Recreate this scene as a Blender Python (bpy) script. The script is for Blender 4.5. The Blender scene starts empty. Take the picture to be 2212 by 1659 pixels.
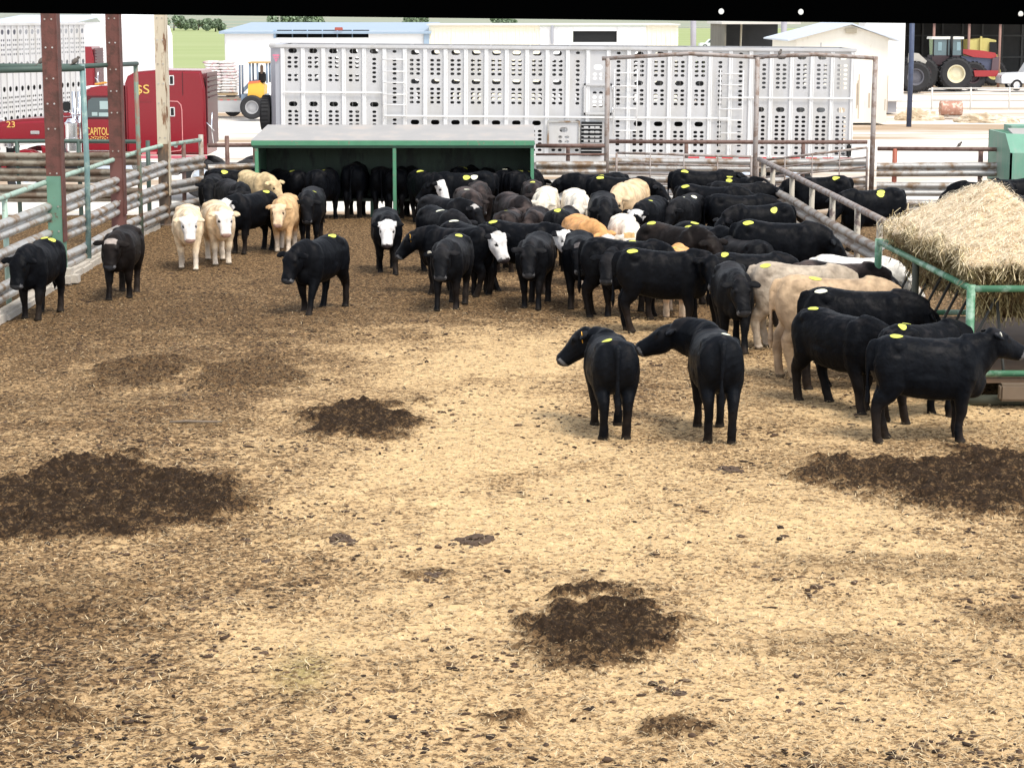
import bpy, bmesh, math, random
import numpy as np
from mathutils import Vector, Matrix
from mathutils.bvhtree import BVHTree
C = bpy.context.scene.collection
scene = bpy.context.scene
# ------------------------------------------------------------------ camera, sky, sun, exposure
CAMH = 4.9; FOC = 4650.0; PITCH = math.atan(799.5/4650.0)      # focal length in photograph units (2212 wide)
cam = bpy.data.cameras.new('camera'); camo = bpy.data.objects.new('camera', cam); C.objects.link(camo)
camo.location = (0, 0, CAMH); camo.rotation_euler = (math.pi/2 - PITCH, 0, 0)
cam.sensor_width = 36; cam.lens = FOC/2212*36; cam.clip_start = 0.1; cam.clip_end = 9000
scene.camera = camo
SUN_EL = math.radians(58); SUN_AZ = math.radians(140)           # azimuth measured from +Y towards +X
w = bpy.data.worlds.new('World'); scene.world = w; w.use_nodes = True
nt = w.node_tree; bg = nt.nodes['Background']
sky = nt.nodes.new('ShaderNodeTexSky'); sky.sky_type = 'NISHITA'; sky.sun_disc = False
sky.sun_elevation = SUN_EL; sky.sun_rotation = SUN_AZ; sky.dust_density = 0.8; sky.air_density = 1.0
hs = nt.nodes.new('ShaderNodeHueSaturation'); hs.inputs['Saturation'].default_value = .30      # thin overcast
nt.links.new(sky.outputs[0], hs.inputs['Color']); nt.links.new(hs.outputs[0], bg.inputs[0]); bg.inputs[1].default_value = 0.15
sl = bpy.data.lights.new('sun', 'SUN'); sl.energy = 1.7; sl.angle = math.radians(17); sl.color = (1, .92, .80)
so = bpy.data.objects.new('sun', sl); C.objects.link(so)
so.rotation_euler = (math.pi/2 - SUN_EL, 0, math.pi - SUN_AZ)
scene.view_settings.view_transform = 'Standard'; scene.view_settings.look = 'None'
scene.view_settings.exposure = 0.98; scene.view_settings.gamma = 1
# ------------------------------------------------------------------ helpers
R = math.radians
def P(x, y, z=0.0):
    """point of height z seen at photograph position x, y"""
    u = (x-1106)/FOC; v = (829.5-y)/FOC
    dy = math.cos(PITCH)+v*math.sin(PITCH); dz = -math.sin(PITCH)+v*math.cos(PITCH)
    t = (z-CAMH)/dz
    return Vector((u*t, dy*t, z))
def PD(x, y, Y):
    """point at distance Y"""
    u = (x-1106)/FOC; v = (829.5-y)/FOC
    dy = math.cos(PITCH)+v*math.sin(PITCH); dz = -math.sin(PITCH)+v*math.cos(PITCH)
    t = Y/dy
    return Vector((u*t, Y, CAMH+dz*t))
def tag(o, label=None, cat=None, group=None, kind=None):
    if label: o['label'] = label
    if cat: o['category'] = cat
    if group: o['group'] = group
    if kind: o['kind'] = kind
    return o
def empty(name, loc, rz=0.0, label=None, cat=None, group=None):
    o = bpy.data.objects.new(name, None); C.objects.link(o); o.location = loc; o.rotation_euler = (0, 0, rz)
    o.empty_display_size = .2
    return tag(o, label, cat, group)
def copy_tree(o, parent=None):
    c = o.copy(); C.objects.link(c); c.parent = parent
    for ch in list(o.children): copy_tree(ch, c)
    return c
# -- materials
MATS = {}
def mat(name, col, rough=.6, metal=0.0, var=.12, scale=3.0, col2=None, thr=(.5, .62), scale2=2.0, bump=0.0, bscale=30, spec=.5, stretch=None, detail=6):
    if name in MATS: return MATS[name]
    m = bpy.data.materials.new(name); m.use_nodes = True; MATS[name] = m
    n = m.node_tree.nodes; L = m.node_tree.links; b = n['Principled BSDF']
    tc = n.new('ShaderNodeTexCoord'); mp = n.new('ShaderNodeMapping'); L.new(tc.outputs['Object'], mp.inputs[0])
    if stretch: mp.inputs['Scale'].default_value = stretch
    nz = n.new('ShaderNodeTexNoise'); nz.inputs['Scale'].default_value = scale; nz.inputs['Detail'].default_value = detail
    L.new(mp.outputs[0], nz.inputs['Vector'])
    mx = n.new('ShaderNodeMix'); mx.data_type = 'RGBA'
    mx.inputs[6].default_value = tuple(min(1, c*(1-var)) for c in col)+(1,)
    mx.inputs[7].default_value = tuple(min(1, c*(1+var)) for c in col)+(1,)
    L.new(nz.outputs['Fac'], mx.inputs[0]); out = mx.outputs[2]
    if col2:
        n2 = n.new('ShaderNodeTexNoise'); n2.inputs['Scale'].default_value = scale2; n2.inputs['Detail'].default_value = 8
        n2.inputs['Roughness'].default_value = .65
        L.new(mp.outputs[0], n2.inputs['Vector'])
        mr = n.new('ShaderNodeMapRange'); mr.inputs[1].default_value = thr[0]; mr.inputs[2].default_value = thr[1]
        L.new(n2.outputs['Fac'], mr.inputs[0])
        m2 = n.new('ShaderNodeMix'); m2.data_type = 'RGBA'; L.new(mr.outputs[0], m2.inputs[0]); L.new(out, m2.inputs[6])
        m2.inputs[7].default_value = tuple(col2)+(1,); out = m2.outputs[2]
        if metal:
            mm = n.new('ShaderNodeMath'); mm.operation = 'MULTIPLY_ADD'; mm.inputs[1].default_value = -metal; mm.inputs[2].default_value = metal
            L.new(mr.outputs[0], mm.inputs[0]); L.new(mm.outputs[0], b.inputs['Metallic'])
    L.new(out, b.inputs['Base Color'])
    b.inputs['Roughness'].default_value = rough
    if not (col2 and metal): b.inputs['Metallic'].default_value = metal
    b.inputs['Specular IOR Level'].default_value = spec
    if bump:
        bn = n.new('ShaderNodeTexNoise'); bn.inputs['Scale'].default_value = bscale; bn.inputs['Detail'].default_value = 5
        L.new(mp.outputs[0], bn.inputs['Vector'])
        bp = n.new('ShaderNodeBump'); bp.inputs['Strength'].default_value = bump; bp.inputs['Distance'].default_value = .02
        L.new(bn.outputs['Fac'], bp.inputs['Height']); L.new(bp.outputs[0], b.inputs['Normal'])
    return m
def glassy(name, col, rough=.08):
    return mat(name, col, rough, 0, .1, spec=.8)
# -- mesh builder
class MB:
    def __init__(s): s.v = []; s.f = []; s.sm = []
    def add(s, vs, fs, smooth=False):
        k = len(s.v); s.v.extend([tuple(p) for p in vs]); s.f.extend([tuple(i+k for i in f) for f in fs]); s.sm.extend([smooth]*len(fs)); return s
    def box(s, a, b, M=None):
        x0, y0, z0 = a; x1, y1, z1 = b
        vs = [Vector(p) for p in ((x0,y0,z0),(x1,y0,z0),(x1,y1,z0),(x0,y1,z0),(x0,y0,z1),(x1,y0,z1),(x1,y1,z1),(x0,y1,z1))]
        if M is not None: vs = [M @ p for p in vs]
        return s.add(vs, [(0,3,2,1),(4,5,6,7),(0,1,5,4),(1,2,6,5),(2,3,7,6),(3,0,4,7)])
    def bbox(s, c, d, M=None, bev=.02):
        """box with chamfered edges, centre c, full size d"""
        bm = bmesh.new(); bmesh.ops.create_cube(bm, size=1)
        for v in bm.verts: v.co = Vector((v.co.x*d[0], v.co.y*d[1], v.co.z*d[2]))
        bmesh.ops.bevel(bm, geom=bm.edges[:], offset=min(bev, min(d)*.45), segments=2, affect='EDGES')
        bm.verts.index_update(); c = Vector(c)
        vs = [v.co+c for v in bm.verts]
        if M is not None: vs = [M @ p for p in vs]
        fs = [tuple(v.index for v in f.verts) for f in bm.faces]; bm.free()
        return s.add(vs, fs)
    def tube(s, pts, r, n=8, smooth=True, caps=True):
        pts = [Vector(p) for p in pts]; rr = r if isinstance(r, (list, tuple)) else [r]*len(pts)
        vs = []; fs = []; ref = None
        for i, p in enumerate(pts):
            t = (pts[min(i+1, len(pts)-1)]-pts[max(i-1, 0)]).normalized()
            if ref is None:
                ref = Vector((0,0,1)) if abs(t.z) < .9 else Vector((1,0,0))
            a = t.cross(ref)
            if a.length < 1e-4: a = t.cross(Vector((0,1,0)))
            a.normalize(); b = a.cross(t).normalized(); ref = b
            for k in range(n):
                q = 2*math.pi*(k+.5)/n; vs.append(p+(a*math.cos(q)+b*math.sin(q))*rr[i])
        for i in range(len(pts)-1):
            for k in range(n):
                k2 = (k+1) % n; fs.append((i*n+k, (i+1)*n+k, (i+1)*n+k2, i*n+k2))
        s.add(vs, fs, smooth)
        if caps:
            m = len(pts)-1; k0 = len(s.v)-len(vs)
            s.f.append(tuple(k0+k for k in range(n))); s.sm.append(False)
            s.f.append(tuple(k0+m*n+k for k in reversed(range(n)))); s.sm.append(False)
        return s
    def prism(s, prof, y0, y1, M=None):
        """profile in x,z extruded along y"""
        n = len(prof); vs = [Vector((x, y0, z)) for x, z in prof]+[Vector((x, y1, z)) for x, z in prof]
        if M is not None: vs = [M @ p for p in vs]
        fs = [tuple(range(n)), tuple(reversed(range(n, 2*n)))]+[(i, i+n, (i+1) % n+n, (i+1) % n) for i in range(n)]
        return s.add(vs, fs)
    def disc(s, c, axis, r, h, n=20, prof=None):
        """lathe about axis through c: prof = [(radius, along)]"""
        axis = Vector(axis).normalized(); c = Vector(c)
        a = axis.cross(Vector((0,0,1)) if abs(axis.z) < .9 else Vector((1,0,0))).normalized(); b = axis.cross(a)
        prof = prof or [(0, -h/2), (r, -h/2), (r, h/2), (0, h/2)]
        vs = []; fs = []
        for (q, t) in prof:
            for k in range(n):
                an = 2*math.pi*k/n; vs.append(c+axis*t+(a*math.cos(an)+b*math.sin(an))*max(q, 1e-4))
        for i in range(len(prof)-1):
            for k in range(n):
                k2 = (k+1) % n; fs.append((i*n+k, i*n+k2, (i+1)*n+k2, (i+1)*n+k))
        return s.add(vs, fs, False)
    def build(s, name, m=None, parent=None, loc=None):
        me = bpy.data.meshes.new(name); me.from_pydata(s.v, [], s.f)
        me.polygons.foreach_set('use_smooth', s.sm); me.update()
        if m: me.materials.append(m)
        o = bpy.data.objects.new(name, me); C.objects.link(o)
        if loc is not None: o.location = loc
        if parent: o.parent = parent
        return o
def local(mb, loc, rz=0):
    """shift a builder's world verts into a frame at loc"""
    c, s_ = math.cos(-rz), math.sin(-rz); o = Vector(loc)
    out = []
    for p in mb.v:
        x, y, z = p[0]-o.x, p[1]-o.y, p[2]-o.z
        out.append((x*c-y*s_, x*s_+y*c, z))
    mb.v = out; return mb
def text_mesh(body, size, ext=.003):
    cu = bpy.data.curves.new('lettering', 'FONT'); cu.body = body; cu.size = size; cu.extrude = ext; cu.align_x = 'LEFT'
    o = bpy.data.objects.new('lettering', cu); C.objects.link(o)
    dg = bpy.context.evaluated_depsgraph_get(); dg.update()
    me = bpy.data.meshes.new_from_object(o.evaluated_get(dg)); bpy.data.objects.remove(o)
    vs = np.zeros(len(me.vertices)*3); me.vertices.foreach_get('co', vs); vs = vs.reshape(-1, 3)
    return vs, [tuple(p.vertices) for p in me.polygons]
def lettering(body, x0, z0, width, height, y, m, parent, name='lettering'):
    """upright text facing -Y with its lower left at x0,z0"""
    vs, fs = text_mesh(body, 1)
    mn = vs.min(0); mx = vs.max(0); mb = MB()
    mb.add([(x0+(p[0]-mn[0])/(mx[0]-mn[0])*width, y-p[2], z0+(p[1]-mn[1])/(mx[1]-mn[1])*height) for p in vs], fs)
    return mb.build(name, m, parent)
# -- numpy noise
_rs = np.random.RandomState(7); _LAT = _rs.rand(256, 256)
def vnoise(x, y):
    xi = np.floor(x).astype(int); yi = np.floor(y).astype(int); fx = x-xi; fy = y-yi
    fx = fx*fx*(3-2*fx); fy = fy*fy*(3-2*fy)
    a = _LAT[xi % 256, yi % 256]; b = _LAT[(xi+1) % 256, yi % 256]; c = _LAT[xi % 256, (yi+1) % 256]; d = _LAT[(xi+1) % 256, (yi+1) % 256]
    return (a*(1-fx)+b*fx)*(1-fy)+(c*(1-fx)+d*fx)*fy
def fbm(x, y, o=4, g=.5):
    t = 0; a = 1; s = 0
    for i in range(o): t = t+a*vnoise(x*2**i+i*17.3, y*2**i+i*9.1); s += a; a *= g
    return t/s
def sstep(a, b, x): t = np.clip((x-a)/(b-a), 0, 1); return t*t*(3-2*t)
def fast_mesh(name, verts, faces_n, nper, m, attr=None, smooth=False, parent=None):
    """verts (N,3), faces flat index array with nper per face"""
    me = bpy.data.meshes.new(name); N = len(verts); F = len(faces_n)//nper
    me.vertices.add(N); me.vertices.foreach_set('co', np.asarray(verts, np.float32).ravel())
    me.loops.add(F*nper); me.loops.foreach_set('vertex_index', np.asarray(faces_n, np.int32))
    me.polygons.add(F); me.polygons.foreach_set('loop_start', np.arange(F, dtype=np.int32)*nper)
    me.polygons.foreach_set('loop_total', np.full(F, nper, np.int32))
    me.polygons.foreach_set('use_smooth', np.full(F, smooth))
    me.update(); me.validate()
    if attr is not None:
        a = me.color_attributes.new('Col', 'FLOAT_COLOR', 'POINT')
        a.data.foreach_set('color', np.asarray(attr, np.float32).ravel())
    if m: me.materials.append(m)
    o = bpy.data.objects.new(name, me); C.objects.link(o)
    if parent: o.parent = parent
    return o
def attr_mat(name, rough=.8, var=.15, scale=40, bump=0, bscale=60, spec=.3, dist=.02, sheen=0):
    m = bpy.data.materials.new(name); m.use_nodes = True; n = m.node_tree.nodes; L = m.node_tree.links; b = n['Principled BSDF']
    at = n.new('ShaderNodeVertexColor'); at.layer_name = 'Col'
    tc = n.new('ShaderNodeTexCoord'); nz = n.new('ShaderNodeTexNoise'); nz.inputs['Scale'].default_value = scale; nz.inputs['Detail'].default_value = 5
    L.new(tc.outputs['Object'], nz.inputs['Vector'])
    mr = n.new('ShaderNodeMapRange'); mr.inputs[1].default_value = .3; mr.inputs[2].default_value = .7
    mr.inputs[3].default_value = 1-var; mr.inputs[4].default_value = 1+var; L.new(nz.outputs['Fac'], mr.inputs[0])
    vm = n.new('ShaderNodeVectorMath'); vm.operation = 'SCALE'; L.new(at.outputs['Color'], vm.inputs[0]); L.new(mr.outputs[0], vm.inputs['Scale'])
    L.new(vm.outputs[0], b.inputs['Base Color']); b.inputs['Roughness'].default_value = rough; b.inputs['Specular IOR Level'].default_value = spec
    if sheen: b.inputs['Sheen Weight'].default_value = sheen; b.inputs['Sheen Roughness'].default_value = .4
    if bump:
        bn = n.new('ShaderNodeTexNoise'); bn.inputs['Scale'].default_value = bscale; bn.inputs['Detail'].default_value = 6
        L.new(tc.outputs['Object'], bn.inputs['Vector']); bp = n.new('ShaderNodeBump'); bp.inputs['Strength'].default_value = bump
        bp.inputs['Distance'].default_value = dist; L.new(bn.outputs['Fac'], bp.inputs['Height']); L.new(bp.outputs[0], b.inputs['Normal'])
    return m
# ------------------------------------------------------------------ materials
rustred = mat('rust_red_steel', (.125, .045, .035), .75, 0, .3, 4, (.07, .03, .022), (.45, .62), 5, bump=.3)
rustpipe = mat('rust_pipe', (.2, .13, .11), .7, .2, .25, 6, (.12, .06, .045), (.45, .6), 6, bump=.2)
galv = mat('galvanised_rail', (.46, .455, .44), .42, .3, .15, 5, (.22, .145, .085), (.47, .60), 2.2, bump=.15)
galvd = mat('weathered_rail', (.42, .385, .34), .6, .1, .2, 5, (.22, .15, .10), (.46, .6), 2.5, bump=.2)
greenp = mat('worn_green_paint', (.12, .26, .19), .55, 0, .15, 5, (.15, .09, .06), (.56, .62), 7, bump=.15)
greenb = mat('bright_green_paint', (.085, .27, .155), .5, 0, .15, 5, (.22, .2, .15), (.6, .68), 9, bump=.1)
greenpale = mat('pale_green_rail_paint', (.33, .45, .38), .55, 0, .15, 5, (.2, .13, .09), (.56, .64), 6)
creamrust = mat('cream_rusted_post', (.55, .48, .36), .65, 0, .15, 4, (.2, .1, .05), (.54, .60), 2.6, bump=.2, stretch=(3, 3, .5))
white = mat('white_sheet', (.82, .82, .82), .5, 0, .04, 3)
cream = mat('cream_sheet', (.84, .80, .66), .55, 0, .08, 3, (.55, .38, .14), (.6, .75), 1.2, stretch=(6, 1, .4))
black = mat('dark_void', (.006, .007, .008), .8)
conc = mat('pale_concrete', (.5, .46, .4), .85, 0, .2, 6, bump=.5)
alu = mat('brushed_aluminium', (.54, .54, .55), .42, .15, .07, 2.5, (.46, .45, .43), (.46, .7), 1.5, stretch=(1, 1, .35))
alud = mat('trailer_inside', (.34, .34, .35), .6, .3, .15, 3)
rubber = mat('tyre_rubber', (.018, .018, .02), .8, 0, .3, 8, bump=.3)
redp = mat('red_truck_paint', (.215, .003, .012), .25, 0, .05, 2, spec=.6)
redd = mat('dark_and_shaded_red', (.075, .003, .009), .4, 0, .1, 2)
chrome = mat('chrome', (.75, .77, .8), .15, .9, .05, 3)
goldp = mat('gold_lettering', (.75, .48, .12), .4)
glassd = glassy('cab_glass', (.05, .08, .09))
# ------------------------------------------------------------------ ground
def caliche():
    m = mat('pale_caliche', (.80, .76, .70), .9, 0, .06, .15, (.38, .27, .17), (.47, .60), .09, bump=.2, bscale=6, stretch=(.35, 1.6, 1))
    return m
g = MB()
xs = [-5000, -300, -60, 60, 300, 5000]; ys = [-200, 5, 60, 130, 260, 8000]
vs = [(x, y, -.10) for y in ys for x in xs]
g.add(vs, [(j*6+i, j*6+i+1, (j+1)*6+i+1, (j+1)*6+i) for j in range(5) for i in range(5)])
tag(g.build('ground', caliche()), kind='structure')
fieldm = mat('green_crop', (.27, .33, .12), .9, 0, .12, .05, (.31, .36, .15), (.4, .6), .02, stretch=(.3, 3, 1))
g = MB(); n = 40
vs = []; fs = []
for j in range(30):
    Y = 185+(j/29)**1.5*560
    for i in range(n): vs.append(((i-n/2+.5)/(n/2)*(Y*.55), Y, -.05))
for j in range(29):
    for i in range(n-1): fs.append((j*n+i, j*n+i+1, (j+1)*n+i+1, (j+1)*n+i))
tag(g.add(vs, fs).build('field', fieldm), kind='structure')
# hills in the distance
hillm = mat('far_hill', (.22, .27, .2), .9, 0, .2, .01, (.33, .31, .22), (.48, .55), .006, stretch=(.4, 2.5, 1))
g = MB(); n = 90; vs = []; fs = []
for j in range(14):
    Y = 760+j*170
    for i in range(n):
        X = (i-n/2)/(n/2)*(Y*.6)
        h = -.04+(j/13)**1.3*(2.2+2*fbm(np.array(X/260+3), np.array(Y/900), 4))
        vs.append((X, Y, float(h)))
for j in range(13):
    for i in range(n-1): fs.append((j*n+i, j*n+i+1, (j+1)*n+i+1, (j+1)*n+i))
tag(g.add(vs, fs, True).build('hills', hillm), kind='structure')
# pen floor: dense displaced sheet of dirt, manure and straw
PATCH = [  # photograph position, half size in metres, strength
    ((150, 1075), (1.3, 2.1), 1.0), ((300, 1075), (1.1, 1.6), .95), ((778, 910), (.88, 1.85), 1.0), ((300, 805), (.8, 1.5), .68), ((545, 810), (.85, 1.5), .62),
    ((1300, 1350), (.74, 1.15), .98), ((1250, 1410), (.4, .6), .6), ((1960, 1035), (1.25, 1.3), .85), ((2130, 1045), (1.4, 1.8), 1.0), ((1455, 1572), (.35, .25), .6), ((1090, 1552), (.2, .15), .6),
    ((90, 1545), (.5, .22), .6), ((640, 1160), (.5, .2), .25), ((2150, 1330), (.5, .4), .4), ((1240, 1245), (.3, .2), .2), ((930, 1245), (.25, .2), .4),
    ((1800, 1400), (.7, .5), .25), ((130, 880), (1.6, 1.0), .25), ((380, 690), (2.5, 3.0), .35), ((60, 1300), (1.2, 1.2), .35), ((420, 920), (1.0, .7), .3),
    ((740, 620), (2.0, 2.0), .3), ((1100, 650), (2.0, 1.2), .25), ((1700, 850), (.8, 1.2), .25), ((2100, 930), (1.0, .7), .2), ((2000, 1230), (1.5, .5), .25)]
PAT = [(P(x, y), r, s) for (x, y), r, s in PATCH]
BRIGHT = [((1130, 760), (1.8, 2.4), .9), ((1020, 960), (1.3, 2.3), .9), ((1250, 1100), (2.0, 2.2), .75), ((1650, 1150), (1.6, 1.6), .6), ((2050, 900), (1.5, 1.3), .4), ((700, 1100), (.6, 2.2), .5),
          ((1000, 1350), (2.2, 1.4), .5), ((1700, 1330), (1.6, 1.1), .5), ((1400, 720), (3, 1.6), .35), ((1900, 1500), (1.5, .8), .3), ((620, 870), (.4, 3.), .4), ((900, 1150), (1.3, 1.6), .5)]
BRT = [(P(x, y), r, s) for (x, y), r, s in BRIGHT]
def masks(X, Y):
    wob = (fbm(X*1.1+5, Y*1.1, 4)-.5)*1.0+(fbm(X*5+50, Y*5, 3)-.5)*.7
    man = np.zeros_like(X)
    for c, r, s in PAT:
        d = np.sqrt(((X-c.x)/r[0])**2+((Y-c.y)/r[1])**2)+wob*.95
        man = np.maximum(man, s*sstep(1.12, .62, d))
    br = np.zeros_like(X)
    for c, r, s in BRT:
        d = np.sqrt(((X-c.x)/r[0])**2+((Y-c.y)/r[1])**2)+wob
        br = np.maximum(br, s*sstep(1.7, .2, d))
    return man, br
def pen_color(X, Y):
    man, br = masks(X, Y)
    far = sstep(26, 40, Y)*.70
    left = sstep(-.3, -4.2, X)*.5*sstep(60, 20, Y)
    big = fbm(X*.55, Y*.55+40, 4); mid = fbm(X*2.2, Y*2.2+11, 4, .6)
    dens = np.clip(.44+far+left*.8+(big-.5)*.95+(mid-.5)*.8-br*.75, 0, 1)
    dens = np.clip(np.maximum(dens, man*1.5), 0, 1.5)
    c_straw = np.array([.66, .46, .24]); c_tan = np.array([.35, .215, .105]); c_man = np.array([.017, .011, .008])
    d2 = np.clip(dens, 0, 1)[:, None]
    col = c_straw[None]*(1-d2*.75)+c_tan[None]*d2*.75
    fq = fbm(X*10+7, Y*8+3, 3, .6); mm = (np.clip(man*1.15, 0, 1)*(.62+.36*sstep(.36, .52, fq)))[:, None]
    col = col*(1-mm)+c_man[None]*mm
    # a small green stain of dropped feed
    c = P(655, 1455); gd = np.exp(-(((X-c.x)/.22)**2+((Y-c.y)/.55)**2))*.55
    col = col*(1-gd[:, None])+np.array([.16, .17, .04])[None]*gd[:, None]
    # bright, wetter light strip of blown straw round the feeder
    return np.concatenate([col, dens[:, None]/1.5], 1), man, br
rows = []; y = 11.5
while y < 53.2: rows.append(y); y += max(.022, (y/21)**2*.036)
rows = np.array(rows); ncol = 760
tt = np.linspace(-1, 1, ncol)
XX = []; YY = []
for yv in rows:
    half = min(16.0, yv*.285+.6)
    XX.append(tt*half-(0 if yv < 35 else 0)); YY.append(np.full(ncol, yv))
X = np.concatenate(XX); Y = np.concatenate(YY)
colr, man, br = pen_color(X, Y)
Z = (fbm(X*.6, Y*.6, 3)-.5)*.06+(fbm(X*7, Y*7, 3)-.5)*.030+man*(.045+.20*(fbm(X*8+2, Y*8, 4, .65)-.40))+.0
Z += (sstep(.55, .8, fbm(X*16+4, Y*16, 2))*.012)
i = np.arange(len(rows)-1)[:, None]*ncol+np.arange(ncol-1)[None]
F = np.stack([i, i+1, i+1+ncol, i+ncol], -1).ravel()
def pen_mat():
    m = bpy.data.materials.new('pen_dirt'); m.use_nodes = True; n = m.node_tree.nodes; L = m.node_tree.links; b = n['Principled BSDF']
    at = n.new('ShaderNodeVertexColor'); at.layer_name = 'Col'; tc = n.new('ShaderNodeTexCoord')
    def noise(sc, det, ro, w=0.0):
        mp = n.new('ShaderNodeMapping'); mp.inputs['Location'].default_value = (w, w*1.7, w*.3); L.new(tc.outputs['Object'], mp.inputs[0])
        q = n.new('ShaderNodeTexNoise'); q.inputs['Scale'].default_value = sc; q.inputs['Detail'].default_value = det; q.inputs['Roughness'].default_value = ro
        L.new(mp.outputs[0], q.inputs['Vector']); return q.outputs['Fac']
    def mth(op, a, b_=None, c=None, clamp=False):
        q = n.new('ShaderNodeMath'); q.operation = op; q.use_clamp = clamp
        for i, v in enumerate((a, b_, c)):
            if v is None: continue
            if isinstance(v, (int, float)): q.inputs[i].default_value = v
            else: L.new(v, q.inputs[i])
        return q.outputs[0]
    def mixc(f, a, c):
        q = n.new('ShaderNodeMix'); q.data_type = 'RGBA'; L.new(f, q.inputs[0])
        if isinstance(a, tuple): q.inputs[6].default_value = a+(1,)
        else: L.new(a, q.inputs[6])
        q.inputs[7].default_value = c+(1,); return q.outputs[2]
    D = at.outputs['Alpha']
    n1 = noise(12, 5, .75); n2 = noise(20, 4, .75, 5); n3 = noise(36, 3, .6, 11); n4 = noise(6, 4, .6, 23)
    # brown crumbs
    t1 = mth('MULTIPLY_ADD', D, -.16, .535); f1 = mth('MULTIPLY', mth('SUBTRACT', n1, t1), 20, clamp=True)
    inman = mth('MULTIPLY', mth('SUBTRACT', D, .70), 4, clamp=True); weak = mth('MULTIPLY_ADD', inman, -.55, 1.0)
    c1 = mixc(mth('MULTIPLY', mth('MULTIPLY', f1, .80), weak), at.outputs['Color'], (.135, .078, .036))
    t2 = mth('MULTIPLY_ADD', D, -.16, .59); f2 = mth('MULTIPLY', mth('SUBTRACT', n2, t2), 25, clamp=True)
    c2 = mixc(mth('MULTIPLY', f2, .88), c1, (.022, .014, .009))
    t3 = mth('MULTIPLY_ADD', D, .12, .535); f3 = mth('MULTIPLY', mth('SUBTRACT', n3, t3), 9, clamp=True)
    c3 = mixc(mth('MULTIPLY', mth('MULTIPLY', f3, .55), weak), c2, (.88, .69, .42))
    sc = n.new('ShaderNodeVectorMath'); sc.operation = 'SCALE'; L.new(c3, sc.inputs[0]); L.new(mth('MULTIPLY_ADD', n4, .7, .65), sc.inputs['Scale'])
    L.new(sc.outputs[0], b.inputs['Base Color']); b.inputs['Roughness'].default_value = .95; b.inputs['Specular IOR Level'].default_value = .1
    h = mth('ADD', mth('MULTIPLY', n1, 1.2), mth('MULTIPLY', n2, .6)); bp = n.new('ShaderNodeBump'); bp.inputs['Strength'].default_value = .8; bp.inputs['Distance'].default_value = .035
    L.new(h, bp.inputs['Height']); L.new(bp.outputs[0], b.inputs['Normal']); return m
pm = pen_mat()
pen = fast_mesh('dirt_ground', np.stack([X, Y, Z], 1), F, 4, pm, colr, True); tag(pen, kind='structure')
# loose straw and clods lying on the pen floor
rng = np.random.RandomState(3)
def straws(name, N, pos, L0=(.03, .13), wd=.0045, zoff=.012, colf=None, tilt=.25, parent=None, dirf=None, m=None):
    Lh = rng.uniform(L0[0], L0[1], N)/2; a = rng.uniform(0, math.pi*2, N) if dirf is None else dirf(N)
    el = rng.uniform(-tilt, tilt, N) if not callable(tilt) else tilt(N)
    d = np.stack([np.cos(a)*np.cos(el), np.sin(a)*np.cos(el), np.sin(el)], 1)
    s = np.stack([-np.sin(a), np.cos(a), np.zeros(N)], 1)*wd*rng.uniform(.7, 1.5, N)[:, None]
    bend = np.stack([rng.normal(0, .25, N)*-np.sin(a), rng.normal(0, .25, N)*np.cos(a), rng.uniform(0, .35, N)], 1)*Lh[:, None]
    p0 = pos-d*Lh[:, None]; p1 = pos+bend; p2 = pos+d*Lh[:, None]
    for q in (p0, p1, p2): q[:, 2] += zoff
    up = np.array([0, 0, 1.])*wd*.8
    V = np.stack([p0-s, p0+s, p1-s+up, p1+s+up, p2-s, p2+s], 1).reshape(-1, 3)
    b = np.arange(N)[:, None]*6; F = (b+np.array([0, 1, 3, 2, 2, 3, 5, 4])[None]).ravel()
    c = colf(N) if colf is not None else np.array([.62, .48, .29])[None]*rng.uniform(.45, 1.15, (N, 1))
    A = np.concatenate([np.repeat(c, 6, 0), np.ones((N*6, 1))], 1)
    return fast_mesh(name, V, F, 4, m or strawm, A, False, parent)
strawm = attr_mat('straw_stalk', .7, .1, 20)
N = 46000
yy = 12.2+(rng.rand(N)**1.6)*26; xx = rng.uniform(-1, 1, N)*(yy*.25+.3)
_, mn, bb = pen_color(xx, yy); keep = rng.rand(N) < np.clip(.30+.7*bb-.28*mn+.2*sstep(0, 3, xx), .05, 1)
xx = xx[keep]; yy = yy[keep]; zz = (fbm(xx*.6, yy*.6, 3)-.5)*.06
tag(straws('straw', len(xx), np.stack([xx, yy, zz+.012], 1), wd=.0027), 'loose pale straw stalks scattered over the pen floor', 'straw', kind='stuff')
# clods
def clods(name, N, f, size, colf, label, cat, m):
    ico = bmesh.new(); bmesh.ops.create_icosphere(ico, subdivisions=1, radius=1)
    iv = np.array([v.co[:] for v in ico.verts]); fi = np.array([[v.index for v in q.verts] for q in ico.faces]); ico.free()
    x, y = f(N); n_ = len(x); s = size(n_)
    V = iv[None]*(1+rng.normal(0, .22, (n_, len(iv), 1)))*s[:, None, None]*np.stack([rng.uniform(.8, 2.6, n_), rng.uniform(.6, 1.5, n_), rng.uniform(.3, .7, n_)], 1)[:, None]
    a = rng.uniform(0, 6.28, n_); ca, sa = np.cos(a)[:, None], np.sin(a)[:, None]
    VX = V[..., 0]*ca-V[..., 1]*sa+x[:, None]; VY = V[..., 0]*sa+V[..., 1]*ca+y[:, None]
    z = (fbm(x*.6, y*.6, 3)-.5)*.06; VZ = V[..., 2]+(z+s*.2)[:, None]
    F = (np.arange(n_)[:, None, None]*len(iv)+fi[None]).ravel()
    c = colf(n_); A = np.concatenate([np.repeat(c, len(iv), 0), np.ones((n_*len(iv), 1))], 1)
    return tag(fast_mesh(name, np.stack([VX, VY, VZ], -1).reshape(-1, 3), F, 3, m, A, True), label, cat, kind='stuff')
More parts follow.
